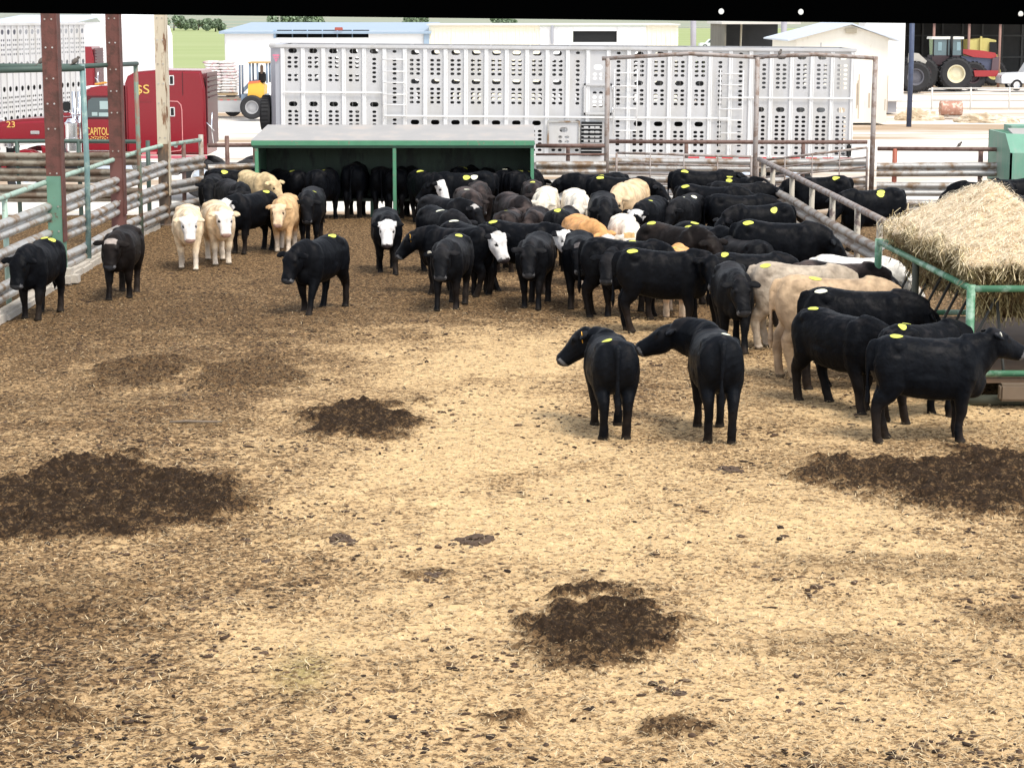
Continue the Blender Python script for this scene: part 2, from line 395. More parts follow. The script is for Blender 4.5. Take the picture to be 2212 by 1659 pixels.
clodm = attr_mat('manure_clod', .95, .3, 60, .4, 90)
def cf(N):
    y = 12.2+(rng.rand(N)**1.25)*30; x = rng.uniform(-1, 1, N)*(y*.25+.3)
    _, mn, bb = pen_color(x, y); cl = sstep(.48, .68, fbm(x*1.7+9, y*1.2, 4, .6)); k = rng.rand(N) < np.clip((.06+.75*cl)*(.7-bb*.5+.5*sstep(0, -5, x))+mn*1.1, .01, 1)
    return x[k], y[k]
clods('manure_clods', 42000, cf, lambda n: np.abs(rng.normal(.007, .008, n))+.005,
      lambda n: np.array([.045, .028, .018])[None]*rng.uniform(.4, 2.6, (n, 1)), 'dark dried manure clods strewn across the pen floor', 'manure', clodm)
# a few lone lumps and a stick that read on their own
lumps = [(605, 1158, .10, 'small dark manure lump on pale straw near the left of the middle', 'clod'), (735, 1168, .16, 'lumpy dark manure pat beside a smaller clod on the straw', 'clod'),
         (1025, 1168, .17, 'ragged dark manure pat on straw below the middle dark patch', 'clod'), (928, 1248, .15, 'crumbled manure pat with a stalk across it', 'clod'),
         (578, 1212, .06, 'small round black clod alone on the straw', 'clod'), (1575, 1016, .14, 'grey brown manure pat in front of the two steers standing tail on', 'clod'),
         (1468, 1497, .06, 'small black clod above the lower right dark smear', 'clod')]
for (x, y, s, lab, cat) in lumps:
    p = P(x, y, .0); mb = MB(); bm = bmesh.new(); rr = random.Random(int(x+y))
    for k in range(46 if s > .1 else 16):
        r = s*rr.uniform(.06, .2)*(1 if k > 6 else 1.5); d = rr.gauss(0, .42)*s; e = rr.gauss(0, .42)*s
        bmesh.ops.create_icosphere(bm, subdivisions=1, radius=r, matrix=Matrix.Translation((d*1.3, e*1.6, max(.2*r, .32*s*math.exp(-(d*d+e*e)/(s*s*.25)))*rr.uniform(.5, 1))) @ Matrix.Rotation(rr.uniform(0, 6), 4, 'Z') @ Matrix.Diagonal((1.5, .9, .6, 1)))
    bmesh.ops.create_icosphere(bm, subdivisions=3, radius=1, matrix=Matrix.Diagonal((s*.95, s*.95, s*.13, 1)))
    for v in bm.verts: v.co += Vector((rr.uniform(-1, 1), rr.uniform(-1, 1), rr.uniform(-1, 1)))*s*.035
    bm.verts.index_update(); mb.add([v.co for v in bm.verts], [tuple(v.index for v in f.verts) for f in bm.faces]); bm.free()
    tag(mb.build('manure_clod', mat('lump_dung', (.085, .055, .036), .95, 0, .4, 25, bump=.6), loc=p), lab, cat, 'single manure lumps on the straw')
mb = MB().tube([(-.30, 0, .03), (-.1, .03, .035), (.1, -.02, .04), (.32, .03, .03)], [.013, .018, .015, .008], 7)
tag(mb.build('stick', mat('grey_stick', (.19, .15, .11), .85, 0, .3, 10), loc=P(420, 917, .01)), 'grey weathered stick lying on the dirt above the left dark patch', 'stick')
# ------------------------------------------------------------------ roof edge over the camera
def roof():
    mb = MB(); zl = PD(0, 29, 3.0).z; zr = PD(2212, 54, 3.0).z; xl, xr = -1.6, 1.6
    sl_ = (zr-zl)/(PD(2212, 40, 3).x-PD(0, 40, 3).x); x0 = PD(0, 40, 3).x
    zb = lambda x: zl+sl_*(x-x0)
    holes = [PD(1558, 25.5, 3.0), PD(1730, 26.5, 3.0), PD(2205, 31, 3.0)]
    xsp = sorted([xl, x0]+[h.x+k for h in holes for k in (-.012, .012)]+[xr])
    # board front and back with true nail holes, 12 mm thick
    for Yf, flip in ((2.998, 0), (3.002, 1)):
        for a, b in zip(xsp[:-1], xsp[1:]):
            hh = [h for h in holes if abs((a+b)/2-h.x) < .001]
            if not hh:
                vs = [(a, Yf, zb(a)), (b, Yf, zb(b)), (b, Yf, 5.6), (a, Yf, 5.6)]; mb.add(vs, [(0, 1, 2, 3)]); continue
            h = hh[0]; q = .0040
            vs = [(a, Yf, zb(a)), (b, Yf, zb(b)), (b, Yf, h.z+.012), (a, Yf, h.z+.012), (a, Yf, 5.6), (b, Yf, 5.6)]
            m = 16; ring = [(h.x+q*math.cos(2*math.pi*k/m), Yf, h.z+q*math.sin(2*math.pi*k/m)) for k in range(m)]
            k0 = len(vs); vs += ring; fs = [(3, 2, 5, 4)]
            cs = {0: 2, 1: 3, 2: 0, 3: 1}  # quadrant -> corner
            for k in range(m):
                qd = int(k/(m/4)); corner = {0: 2, 1: 3, 2: 0, 3: 1}[qd]; fs.append((corner, k0+k, k0+(k+1) % m))
            for qd in range(4):
                c0 = {0: 2, 1: 3, 2: 0, 3: 1}[qd]; c1 = {0: 2, 1: 3, 2: 0, 3: 1}[(qd+1) % 4]; fs.append((c0, c1, k0+int((qd+1)*m/4) % m))
            mb.add(vs, fs)
    mb.add([(xl, 2.998, zb(xl)), (xr, 2.998, zb(xr)), (xr, 3.002, zb(xr)), (xl, 3.002, zb(xl))], [(0, 1, 2, 3)])
    root = empty('shed_roof', (0, 3, 5.6), 0, 'black shaded roof edge across the top with three nail holes', 'roof')
    dk = mat('shaded_black_board', (.001, .0012, .0014), 1.0, spec=0.0)  # near-black colour holds the shade under the roof
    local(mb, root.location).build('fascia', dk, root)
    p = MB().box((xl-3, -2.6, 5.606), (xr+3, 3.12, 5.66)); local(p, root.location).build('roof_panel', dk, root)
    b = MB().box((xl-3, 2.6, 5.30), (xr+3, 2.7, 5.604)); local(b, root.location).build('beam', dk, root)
roof()
# ------------------------------------------------------------------ fences
def wrail_mb(mb, pts, zc, side=1, h=.17, step=None):
    """corrugated guard rail through plan points; zc offset of centre above each point z"""
    prof = [(-h, 0)]+[(c_*h+h*.42*math.sin(q_), .085*math.cos(q_)) for c_ in (-.52, .52) for q_ in (-1.5, -1.15, -.75, -.35, 0, .35, .75, 1.15, 1.5)]+[(h, 0)]
    pts = [Vector(p) for p in pts]; n = len(prof)
    vs = []; fs = []
    for i, p in enumerate(pts):
        t = (pts[min(i+1, len(pts)-1)]-pts[max(0, i-1)]); t.z = 0; t.normalize(); nrm = Vector((t.y, -t.x, 0))*side
        for th in (0, -.006):
            for (z, o) in prof: vs.append(p+nrm*(o+th+.05)+Vector((0, 0, zc+z)))
    for i in range(len(pts)-1):
        a = i*2*n; b = (i+1)*2*n
        for k in range(n-1):
            fs.append((a+k, b+k, b+k+1, a+k+1)); fs.append((a+n+k, a+n+k+1, b+n+k+1, b+n+k))
        fs.append((a, a+n, b+n, b)); fs.append((a+n-1, b+n-1, b+2*n-1, a+2*n-1))
    mb.add(vs, fs, True); return mb
def fence(name, pts, label, rails, top=None, posts=(), m_rail=None, m_top=None, m_post=None, side=1, pr=.045, tr=.05, pipes=(), cat='fence'):
    """pts plan points; rails: list of centre heights; top: height of the top pipe; posts: list of (plan point, height, radius)"""
    pts = [Vector(p) for p in pts]; base = Vector((pts[0].x, pts[0].y, 0)); root = empty(name, base, 0, label, cat)
    dense = []
    for a, b in zip(pts[:-1], pts[1:]):
        k = max(1, int((b-a).length/2)); dense += [a+(b-a)*(j/k) for j in range(k)]
    dense.append(pts[-1]); rj = random.Random(len(label))
    for z in rails:
        mb = MB(); wrail_mb(mb, [p+Vector((rj.uniform(-.015, .015), rj.uniform(-.015, .015), rj.uniform(-.025, .025))) for p in dense], z, side)
        local(mb, base).build('guard_rail', m_rail or galv, root)
    if top:
        local(MB().tube([p+Vector((0, 0, top+rj.uniform(-.012, .012))) for p in dense], tr, 10), base).build('top_pipe', m_top or rustpipe, root)
    for z in pipes:
        local(MB().tube([p+Vector((0, 0, z)) for p in dense], .03, 8), base).build('pipe_rail', m_top or rustpipe, root)
    for q in posts:
        p, h = Vector(q[0]), q[1]; r = q[2] if len(q) > 2 else pr
        local(MB().tube([(p.x, p.y, -.1), (p.x+rj.uniform(-.02, .02), p.y, h)], r, 10), base).build('post', q[3] if len(q) > 3 else (m_post or rustpipe), root)
    return root
def ix(pts, X=None, Y=None):
    for a, b in zip(pts[:-1], pts[1:]):
        if min(a[1], b[1]) <= Y <= max(a[1], b[1]): t = (Y-a[1])/(b[1]-a[1]+1e-9); return Vector((a[0]+(b[0]-a[0])*t, Y, 0))
LF = [(-8.62, 26, 0), (-8.53, 35.9, 0), (-8.47, 39.6, 0), (-8.40, 45.8, 0), (-8.2, 50.4, 0), (-7.57, 52.6, 0)]
pz = lambda x, z, Y: PD(x, 0, Y)
pts = [(ix(LF, Y=yv), 1.87, .05, greenpale if yv < 45 else rustpipe) for yv in (28.2, 30.8, 33.4, 36.2, 51.6)]+[((-7.57, 52.6, 0), 2.0, .06, galvd)]
fence('guard_rail_fence', LF, 'long green and silver guard rail fence along the left side of the pen', [1.36, .86, .32], 1.87, pts, galv, greenpale, None, side=1)
# rough fourth rail and concrete kerb at the foot
kb = MB(); rk = random.Random(5)
kp = [Vector((-8.32+.0*k, 26+k*.9, 0)) for k in range(27)]
for a in kp:
    kb.bbox((a.x+rk.uniform(-.03, .03), a.y, .04), (.3, .93, .22+rk.uniform(-.05, .05)), bev=.05)
kb.bbox((-8.18, 39.2, .12), (.5, .5, .38), bev=.12)
tag(kb.build('concrete_kerb', conc), 'crumbling pale concrete kerb under the left guard rail fence', 'kerb')
# tall steel columns (wide flange)
def column(x, y, label, w_, m1, m2, zsplit, X=None, Yd=None, rz=0):
    Yd = Yd; px = PD(x, 30, Yd).x
    root = empty('steel_column', (px, Yd, 0), R(rz), label, 'column', 'tall steel columns along the left fence')
    d = .30; 
    def H(mb, z0, z1, e=0):
        mb.box((-w_/2-e, -d/2, z0), (-w_/2+.022+e, d/2, z1)); mb.box((w_/2-.022-e, -d/2, z0), (w_/2+e, d/2, z1)); mb.box((-w_/2+.022, -.012, z0), (w_/2-.022, .012, z1)); return mb
    # closed channel face toward the yard
    mb = MB(); mb.box((-w_/2, -d/2, -.2), (w_/2, d/2-.002, zsplit)); mb.build('lower_shaft', m1, root)
    mb = MB(); mb.box((-w_/2, -d/2, zsplit), (w_/2, d/2-.002, 7.5)); mb.box((w_/2, -d/2-.015, zsplit-1.2), (w_/2+.02, d/2, 7.5)); mb.build('upper_shaft', m2, root)
    bl = MB()
    for z in (1.0, 1.45, 2.05, 2.85, 3.3, 3.75, 4.3, 4.8):
        for dx in (-.06, .06): bl.disc((dx, -d/2-.006, z), (0, 1, 0), .016, .016, 8)
    bl.build('bolt', galv, root)
    pl = MB().box((-w_/2-.05, -d/2-.05, -.02), (w_/2+.05, d/2+.05, .03)); pl.build('base_plate', galvd, root)
column(107, 606, 'left tall column, rust red above and green paint below', .265, mat('column_green', (.12, .25, .18), .6, 0, .15, 4, (.14, .07, .05), (.6, .66), 4), rustred, 2.0, Yd=39.2)
column(243.5, 500, 'middle tall column, dull red brown with one green smear', .265, mat('column_red_brown', (.145, .06, .05), .7, 0, .2, 3, (.12, .25, .18), (.64, .66), 1.7), rustred, 1.9, Yd=45.6)
column(346, 471, 'right tall column, cream paint streaked with rust', .245, mat('column_brown', (.10, .075, .055), .8, 0, .3, 4, (.2, .12, .07), (.5, .6), 3, stretch=(2, 2, .6)), creamrust, 1.9, Yd=50.6)
# tall pipe frame on the left
root = empty('gate_frame', PD(176, 0, 42.0)*1, 0, 'tall green pipe gate frame beside the left red column', 'frame'); b0 = Vector((PD(176, 0, 42).x, 42, 0)); root.location = b0
bluegreen = mat('blue_green_pipe', (.14, .24, .24), .5, 0, .15, 5, (.3, .4, .36), (.5, .6), 3)
p1 = Vector((b0.x, 42, 0)); p2 = Vector((PD(288.5, 0, 47.5).x, 47.5, 0))
local(MB().tube([p1+Vector((-.03, 0, -.1)), p1+Vector((0.0, 0, 2)), p1+Vector((-.03, 0, 3.93))], .055, 10), b0).build('post', bluegreen, root)
local(MB().tube([p2+Vector((0.03, 0, -.1)), p2+Vector((0, 0, 3.86))], .05, 10), b0).build('post', mat('green_rust_pipe', (.16, .22, .17), .6, 0, .2, 5, (.22, .13, .09), (.48, .56), 5), root)
dkpipe = mat('dark_green_pipe', (.05, .085, .07), .6, 0, .2, 6)
local(MB().tube([p2+Vector((.03, 0, 3.82)), Vector((PD(172, 0, 44).x, 44.0, 3.85)), Vector((PD(-60, 0, 43).x, 43, 3.88))], .05, 10), b0).build('top_pipe', dkpipe, root)
local(MB().tube([p1+Vector((0, 0, 3.86)), Vector((PD(-60, 0, 41).x, 41, 3.84))], .06, 10), b0).build('top_pipe', dkpipe, root)
# side alley fence beyond the left fence
AY = 53.6
shadebrown = mat('shaded_brown_rail', (.24, .215, .17), .7, 0, .25, 4, (.13, .09, .06), (.45, .6), 2.5, bump=.2)  # brown rail tone, darkened to hold the shade in the alley
fence('alley_fence', [(-16, AY, 0), (-9.2, AY, 0)], 'grey cross fence in front of the red truck cab', [1.35, .95, .45], 1.78, [((PD(26, 0, AY).x, AY, 0), 1.8, .055), ((PD(160, 0, AY).x, AY, 0), 1.8, .055), ((PD(310, 0, AY).x, AY, 0), 1.8, .055)], shadebrown, dkpipe, dkpipe, side=1)
fence('alley_fence', [(-9.1, 50.9, 0), (-14, 50.9, 0)], 'low guard rail fence closing the alley left of the long fence', [.75], None, [((-12.9, 50.9, 0), 1.0, .05)], shadebrown, side=-1)
# back fence
BY = 52.9
X_ = lambda x, Y=BY: PD(x, 0, Y).x
fence('pipe_fence', [(-7.45, BY, 0), (X_(545), BY+.3, 0)], 'short stretch of pipe fence between truck and feed bunk', [1.1, .65, .2], 1.72, [((X_(483), BY+.1, 0), 1.95, .055), ((X_(540), BY+.3, 0), 1.75, .05)], galv, rustpipe)
fence('pipe_fence', [(X_(1158), BY, 0), (X_(1312), BY, 0)], 'rusty back fence between the feed bunk and the first gate post', [1.15, .75, .3], 1.72, [((X_(1230), BY+.15, 0), 1.7, .05)], galv, rustpipe, pipes=(1.5,))
fence('pipe_fence', [(X_(1897), BY-.5, 0), (X_(2330, BY-1), BY-1, 0)], 'brown pipe back fence with white guard rails left of the green box', [1.18, .72, .26], 1.68, [((X_(1935), BY-.55, 0), 1.68, .06, mat('red_pipe', (.35, .1, .06), .6)), ((X_(2120), BY-.6, 0), 1.66, .06)], galv, rustpipe)
# gate frames with arched bars
greypipe = mat('grey_brown_pipe', (.33, .29, .27), .6, .1, .2, 4, (.2, .14, .11), (.48, .58), 4)
def gframe(x0, x1, label, xm, ztop, posts):
    base = Vector((X_(x0), BY, 0)); root = empty('gate_frame', base, 0, label, 'gate frame')
    for x, zt in posts: local(MB().tube([(X_(x), BY, -.1), (X_(x)+.02, BY, zt)], .062, 12), base).build('post', greypipe, root)
    za = posts[0][1]; zb = ztop[-1]
    local(MB().tube([(X_(x0)-.12, BY, ztop[0]), (X_(xm), BY, ztop[1]), (X_(x1)+.1, BY, ztop[2])], .05, 12), base).build('top_bar', greypipe, root)
gframe(1312, 1637, 'rusty arched pipe frame left of the centre gate post', 1490, (3.82, 3.94, 3.85), [(1312, 3.84)])
gframe(1640, 1890, 'arched pipe frame standing right of the centre gate post', 1765, (3.86, 3.92, 3.83), [(1637, 3.86), (1893, 3.85)])
def gate(x0, x1, y0, y1, z0, z1, label, zr0, zr1, mt, bars=(.25, .5, .75)):
    a = Vector((X_(x0), y0, 0)); b = Vector((X_(x1), y1, 0)); root = empty('pipe_gate', a, 0, label, 'gate')
    for k in range(6):
        f = k/5; mb = MB(); mb.tube([a+Vector((0, 0, z0[0]+(z0[1]-z0[0])*f)), b+Vector((0, 0, z1[0]+(z1[1]-z1[0])*f))], .024 if k < 5 else .032, 8); local(mb, a).build('rail', mt, root)
    for f in (0,)+bars+(1,):
        p = a+(b-a)*f; zl = z0[0]+(z1[0]-z0[0])*f; zh = z0[1]+(z1[1]-z0[1])*f; local(MB().tube([p+Vector((0, -.03, zl)), p+Vector((0, -.03, zh))], .028 if f in (0, 1) else .016, 8), a).build('upright', mt, root)
    return root
gate(1334, 1628, BY-.12, BY-.12, (.3, 1.55), (.3, 1.45), 'low grey six bar gate hung left of the centre post', 0, 0, greypipe)
gate(1650, 1880, BY+.6, BY-.15, (.25, 1.30), (.5, 1.68), 'sagging six bar pipe gate hung right of the centre post', 0, 0, greypipe)
fence('guard_rail_fence', [(X_(1320), BY+1.6, 0), (X_(1900), BY+1.2, 0)], 'pipe and guard rail fence running behind the two gates', [1.15, .7, .25], 1.72, [((X_(1500), BY+1.7, 0), 1.7, .05), ((X_(1760), BY+1.5, 0), 1.7, .05)], galv, rustpipe)
# diagonal divider
DA = P(1640, 345, 1.5); DB = P(1925, 485, 1.5); DA.z = DB.z = 0
dp = [DA+(DB-DA)*f for f in (0, .33, .66, 1)]
def dpost(x):
    # plan point on the divider whose image column is x
    best = min(((abs((DA+(DB-DA)*t).x/(DA+(DB-DA)*t).y*FOC*1.0-(x-1106)*1.0), t) for t in [k/200 for k in range(201)]))
    return DA+(DB-DA)*best[1]
def dpx(t):
    q = DA+(DB-DA)*t; dpt = q.y*math.cos(PITCH)+(CAMH-1)*math.sin(PITCH); return 1106+FOC*q.x/dpt
ts = []
for x in (1647, 1668, 1710, 1752, 1799, 1853, 1900):
    t = min(range(401), key=lambda k: abs(dpx(k/400)-x))/400; ts.append(t)
fence('guard_rail_fence', dp, 'slanting pipe and guard rail fence dividing the pen from the right pen', [.92, .45], 1.5, [(DA+(DB-DA)*t, 1.5, .055) for t in ts], galvd, greypipe, mat('post_tan_grey', (.42, .38, .31), .7, 0, .2, 3, (.14, .1, .09), (.5, .58), 3), side=1, tr=.062)
# ------------------------------------------------------------------ cattle trailers
def stad(w, h, n=6):
    """stadium outline, width w height h"""
    r = h/2; s = w/2-r; pts = []
    for k in range(n+1): a = -math.pi/2+math.pi*k/n; pts.append((s+r*math.cos(a), r*math.sin(a)))
    for k in range(n+1): a = math.pi/2+math.pi*k/n; pts.append((-s+r*math.cos(a), r*math.sin(a)))
    return pts
BIGH = (.235, .13); SMALL = (.108, .07)
def panel_mb(mb, x0, x1, z0, z1, holes, y, th=.012):
    """flat panel facing -Y with true stadium holes; holes = [(x, z, w, h)]"""
    rowsz = sorted(set(round(h[1], 3) for h in holes))
    edges = [z0]
    for a, b in zip(rowsz[:-1], rowsz[1:]): edges.append((a+b)/2)
    edges.append(z1)
    cells = []
    if not rowsz: cells.append((x0, x1, z0, z1, None))
    for i, rz in enumerate(rowsz):
        zl, zh = edges[i], edges[i+1]; hs = sorted([h for h in holes if abs(h[1]-rz) < .002])
        mh = max(h[3] for h in hs)
        lo, hi = max(zl, rz-mh/2-.02), min(zh, rz+mh/2+.02)
        if lo > zl+1e-4: cells.append((x0, x1, zl, lo, None))
        if hi < zh-1e-4: cells.append((x0, x1, hi, zh, None))
        ex = [x0]+[(a[0]+b[0])/2 for a, b in zip(hs[:-1], hs[1:])]+[x1]
        for k, h in enumerate(hs): cells.append((ex[k], ex[k+1], lo, hi, h))
    for (a, b, c, d, h) in cells:
        if h is None:
            mb.add([(a, y, c), (b, y, c), (b, y, d), (a, y, d)], [(0, 1, 2, 3)]); mb.add([(a, y+th, c), (b, y+th, c), (b, y+th, d), (a, y+th, d)], [(3, 2, 1, 0)]); continue
        pts = stad(h[2], h[3]); n = len(pts); cx, cz = h[0], h[1]
        out = []
        for (px, pz_) in pts:
            # push the outline to the cell border along its direction
            k = min(((b-cx) if px > 0 else (cx-a))/max(abs(px), 1e-6), ((d-cz) if pz_ > 0 else (cz-c))/max(abs(pz_), 1e-6))
            out.append((px*k, pz_*k))
        # corners
        ring = []
        for i in range(n):
            ring.append((i, out[i])); j = (i+1) % n
            A, B = out[i], out[j]
            ax = abs(abs(A[0])-((b-cx) if A[0] > 0 else (cx-a))) < 1e-5; bx = abs(abs(B[0])-((b-cx) if B[0] > 0 else (cx-a))) < 1e-5
            if ax != bx:
                q = A if ax else B; r_ = B if ax else A
                ring.append((None, (q[0], (d-cz) if r_[1] > 0 else (c-cz))))
        vs = [(cx+p[0], y, cz+p[1]) for p in pts]; fs = []; ov = [(cx+p[0], y, cz+p[1]) for _, p in ring]; m = len(ov); vs += ov
        last = None; 
        for i in range(m):
            j = (i+1) % m; ia = ring[i][0]; ja = ring[j][0]
            if ia is None: ia = last
            if ia is None: ia = n-1
            if ring[i][0] is not None: last = ring[i][0]; ia = last
            jb = ia if ja is None else ja
            if ia == jb: fs.append((ia, n+i, n+j))
            else: fs.append((ia, n+i, n+j, jb))
        fs = [tuple(reversed(f)) for f in fs]
        # orientation is fixed later by recalculation; rim gives the sheet its thickness
        nv = len(vs); vs2 = [(p[0], y+th, p[2]) for p in vs]
        fb = [tuple(reversed([k+nv for k in f])) for f in fs]
        rim = [(k, (k+1) % n, (k+1) % n+nv, k+nv) for k in range(n)]
        mb.add(vs+vs2, fs+fb+rim)
    return mb
def col_holes(kind, xc, dz=0.0, w=1.0, pair=.088):
    S = lambda z, two=True: [(xc+s*pair*w, z+dz, SMALL[0]*w, SMALL[1]) for s in ((-1, 1) if two else (0,))]
    B = lambda z: [(xc, z+dz, BIGH[0]*w, BIGH[1])]
    o = []
    if kind in 'Aa':
        t = kind == 'A'; o += B(3.93)
        for z in ((3.74, 3.62, 3.505, 3.27, 3.15) if t else (3.72, 3.6, 3.48, 3.36, 3.24, 3.12)): o += S(z, t)
        o += B(2.5)
        for z in (2.30, 2.185, 2.07, 1.95): o += S(z, t)
    elif kind in 'Bb':
        t = kind == 'B'
        if t: o += B(3.91)
        else: o += S(3.93, False)
        for z in (3.70, 3.585, 3.46, 3.34): o += S(z, t)
        if t: o += B(3.13)
        else: o += S(3.2, False); o += S(3.08, False)
        for z in (2.93, 2.81, 2.69, 2.57): o += S(z, t)
        if t: o += B(2.03)
        else: o += S(2.09, False); o += S(1.97, False)
        for z in (1.81, 1.70, 1.59, 1.47, 1.3, 1.18): o += S(z, t)
    elif kind in 'Cc':
        t = kind == 'C'
        if t: o += B(3.86)
        for z in (3.64, 3.52, 3.40, 3.28, 3.16, 3.04): o += S(z, t)
        if t: o += B(2.44)
        for z in (2.24, 2.12, 2.0, 1.88, 1.77, 1.65, 1.53, 1.41, 1.26): o += S(z, t)
    return o
def fix(o):
    bm = bmesh.new(); bm.from_mesh(o.data); bmesh.ops.remove_doubles(bm, verts=bm.verts, dist=.0004); bmesh.ops.recalc_face_normals(bm, faces=bm.faces); bm.to_mesh(o.data); bm.free(); return o
alubright = mat('bright_trailer_post', (.78, .78, .78), .45, .1, .05, 3)
dkin = mat('shaded_trailer_inside', (.05, .05, .055), .8, 0, .3, 2)  # colour darkened to hold the inside shade seen through the holes
def main_trailer():
    S = 79.0; L = (1837-577)/S; x0 = 0
    base = Vector((PD(577, 0, 59.1).x, 59.1, -.02)); 
    root = empty('cattle_trailer', base, 0, 'long silver cattle trailer full of oval holes parked behind the feed bunk', 'trailer')
    root.rotation_euler = (0, R(.42), R(.0))
    W = 2.55; zt = 4.10; zb = 1.02; ncol = 28; xs0 = .36; pitch = (L-.1-xs0)/ncol
    kinds = 'AAAAabBBBBBBBB'+'b'+'D'+'b'+'BBBBbbCCCCCc'
    kinds = (kinds+'C'*28)[:28]
    rr = random.Random(2)
    zlow = {}
    for i, k in enumerate(kinds):
        a = xs0+i*pitch+.055; b = xs0+(i+1)*pitch-.055; xc = (a+b)/2; zl = 1.18
        if k == 'D': continue
        mb = MB(); panel_mb(mb, a, b, zl, zt-.09, [h for h in col_holes(k, xc) if h[1] > zl+.05], 0)
        fix(mb.build('side_panel', alu, root))
        # far side of the trailer
        mb = MB(); panel_mb(mb, a, b, zl, zt-.09, [h for h in col_holes(k, xc, rr.uniform(-.02, .02)) if h[1] > zl+.05], W-.012)
        fix(mb.build('far_side_panel', alu, root))
    # posts between panels: folded hat section proud of the panel
    for i in range(ncol+1):
        x = xs0+i*pitch
        mb = MB().bbox((x, -.012, (1.14+zt-.08)/2), (.112, .05, zt-.08-1.14), bev=.012); mb.bbox((x-.035, -.045, (1.14+zt-.1)/2), (.014, .02, zt-.1-1.14), bev=.004); mb.bbox((x+.035, -.045, (1.14+zt-.1)/2), (.014, .02, zt-.1-1.14), bev=.004)
        mb.build('side_post', alubright, root)
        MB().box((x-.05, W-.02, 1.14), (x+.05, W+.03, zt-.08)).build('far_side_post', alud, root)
    # loading door unit in column 16
    i = 15; a = xs0+i*pitch+.05; b = xs0+(i+1)*pitch-.05; 
    mb = MB(); panel_mb(mb, a, b, 1.18, zt-.09, [h for h in [( (a+b)/2, 3.55, BIGH[0], BIGH[1])]+[((a+b)/2+s*.085, z, *SMALL) for s in (-1, 1) for z in (3.36, 3.25, 2.86, 2.74, 2.62, 2.50, 1.4, 1.3)]], 0); fix(mb.build('side_panel', alu, root))
    fr = MB()
    for (c, d) in ((((a+b)/2, -.06, 3.08), (.80, .05, .07)), (((a+b)/2, -.06, 2.30), (.80, .05, .07)), ((a-.13, -.06, 2.69), (.07, .05, .85)), ((b+.13, -.06, 2.69), (.07, .05, .85))): fr.bbox(c, d, bev=.012)
    d = fr.build('side_door', alu, root)
    for z in (3.0, 2.4): MB().tube([(b+.17, -.1, z-.05), (b+.17, -.1, z+.07)], .022, 8).build('hinge', chrome, d)
    # open ramp door and dark louvred door low on the side
    xa = (1177-577)/S; xb = (1243-577)/S; xc_ = (1246-577)/S; xd = (1275+2-577)/S
    mb = MB(); panel_mb(mb, xa, xb, 1.42, 2.06, [((xa+xb)/2, 1.86, .22, .13)]+[((xa+xb)/2+s*.09, z, .11, .07) for s in (-1, 1) for z in (1.66, 1.54)], -.10); fix(mb.build('ramp_door', alu, root))
    mb = MB(); 
    for (c, dd) in ((((xa+xb)/2, -.12, 2.08), (xb-xa+.06, .05, .05)), (((xa+xb)/2, -.12, 1.40), (xb-xa+.06, .05, .05)), ((xa-.005, -.12, 1.74), (.05, .05, .66)), ((xb+.005, -.12, 1.74), (.05, .05, .66))): mb.bbox(c, dd, bev=.01)
    mb.build('door_frame', galv, root)
    gx0, gx1 = (1248-577)/S, (1315-577)/S
    gx0 += .0; mb = MB().box((gx0, -.075, 1.16), (gx1-.28, -.068, 2.08)); gr = mb.build('grille_door', black, root)
    mb = MB()
    for k in range(9):
        z = 1.2+k*.1
        mb.bbox(((gx0+gx1-.28)/2, -.10, z), (gx1-.28-gx0, .03, .018), bev=.004)
    for xk in (gx0+.13, gx0+.30, gx0+.44):
        for z in (1.93, 1.80, 1.68, 1.56): mb.bbox((xk, -.095, z), (.12, .02, .06), bev=.008)
    mb.build('louvre', alu, gr)
    # rails, frame
    MB().bbox((L/2, -.02, zt-.045), (L, .09, .10), bev=.02).build('top_rail', alu, root)
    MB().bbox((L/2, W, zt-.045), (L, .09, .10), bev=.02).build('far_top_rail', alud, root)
    for (xa_, xb_, z) in ((xs0, xs0+5*pitch, 2.82), (xs0+5*pitch, xs0+22*pitch, 2.20), (xs0+22*pitch, L-.05, 2.76)):
        MB().bbox(((xa_+xb_)/2, -.07, z), (xb_-xa_, .022, .045), bev=.008).build('rub_strip', alubright, root)
    for (xk, zs) in ((xs0+4.95*pitch, (3.72, 3.4, 3.1, 2.78, 2.5, 2.2)), (xs0+16.3*pitch, (3.4, 3.05, 2.75, 2.45, 2.15, 1.85)), (xs0+21.5*pitch, (3.4, 3.1, 2.75, 2.45, 2.15, 1.8, 1.5))):
        mb = MB()
        for z in zs: mb.tube([(xk, -.13, z), (xk+.62, -.13, z)], .014, 8)
        for e in (0, .62): mb.tube([(xk+e, -.12, zs[-1]-.15), (xk+e, -.12, zs[0]+.1)], .014, 6)
        mb.build('side_ladder', alubright, root)
    MB().bbox((L/2+.3, .0, 1.06), (L-.6, .10, .20), bev=.02).build('lower_rail', alu, root)
    mb = MB()
    for k in range(10): 
        x = (1480-577)/S+k*.56*.82
        if x < L-.2: mb.box((x, -.056, 1.10), (x+.30, -.0515, 1.15))
    mb.build('reflective_tape', mat('red_reflector', (.6, .05, .06), .4), root)
    # floors, roof bows, nose
    MB().box((.3, .05, zt-.10), (L-.05, W-.05, zt-.07)).build('roof', dkin, root)  # roof sheet added to keep light out behind the holes
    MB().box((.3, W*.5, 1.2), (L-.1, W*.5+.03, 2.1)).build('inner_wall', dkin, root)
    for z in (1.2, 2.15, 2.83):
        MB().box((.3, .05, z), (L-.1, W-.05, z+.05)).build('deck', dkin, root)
    mb = MB()
    for k in range(15): x = .5+k*1.1; mb.bbox((x, W/2, zt-.03), (.06, W-.06, .05), bev=.01)
    mb.build('roof_bow', alud, root)
    mb = MB(); n = 8
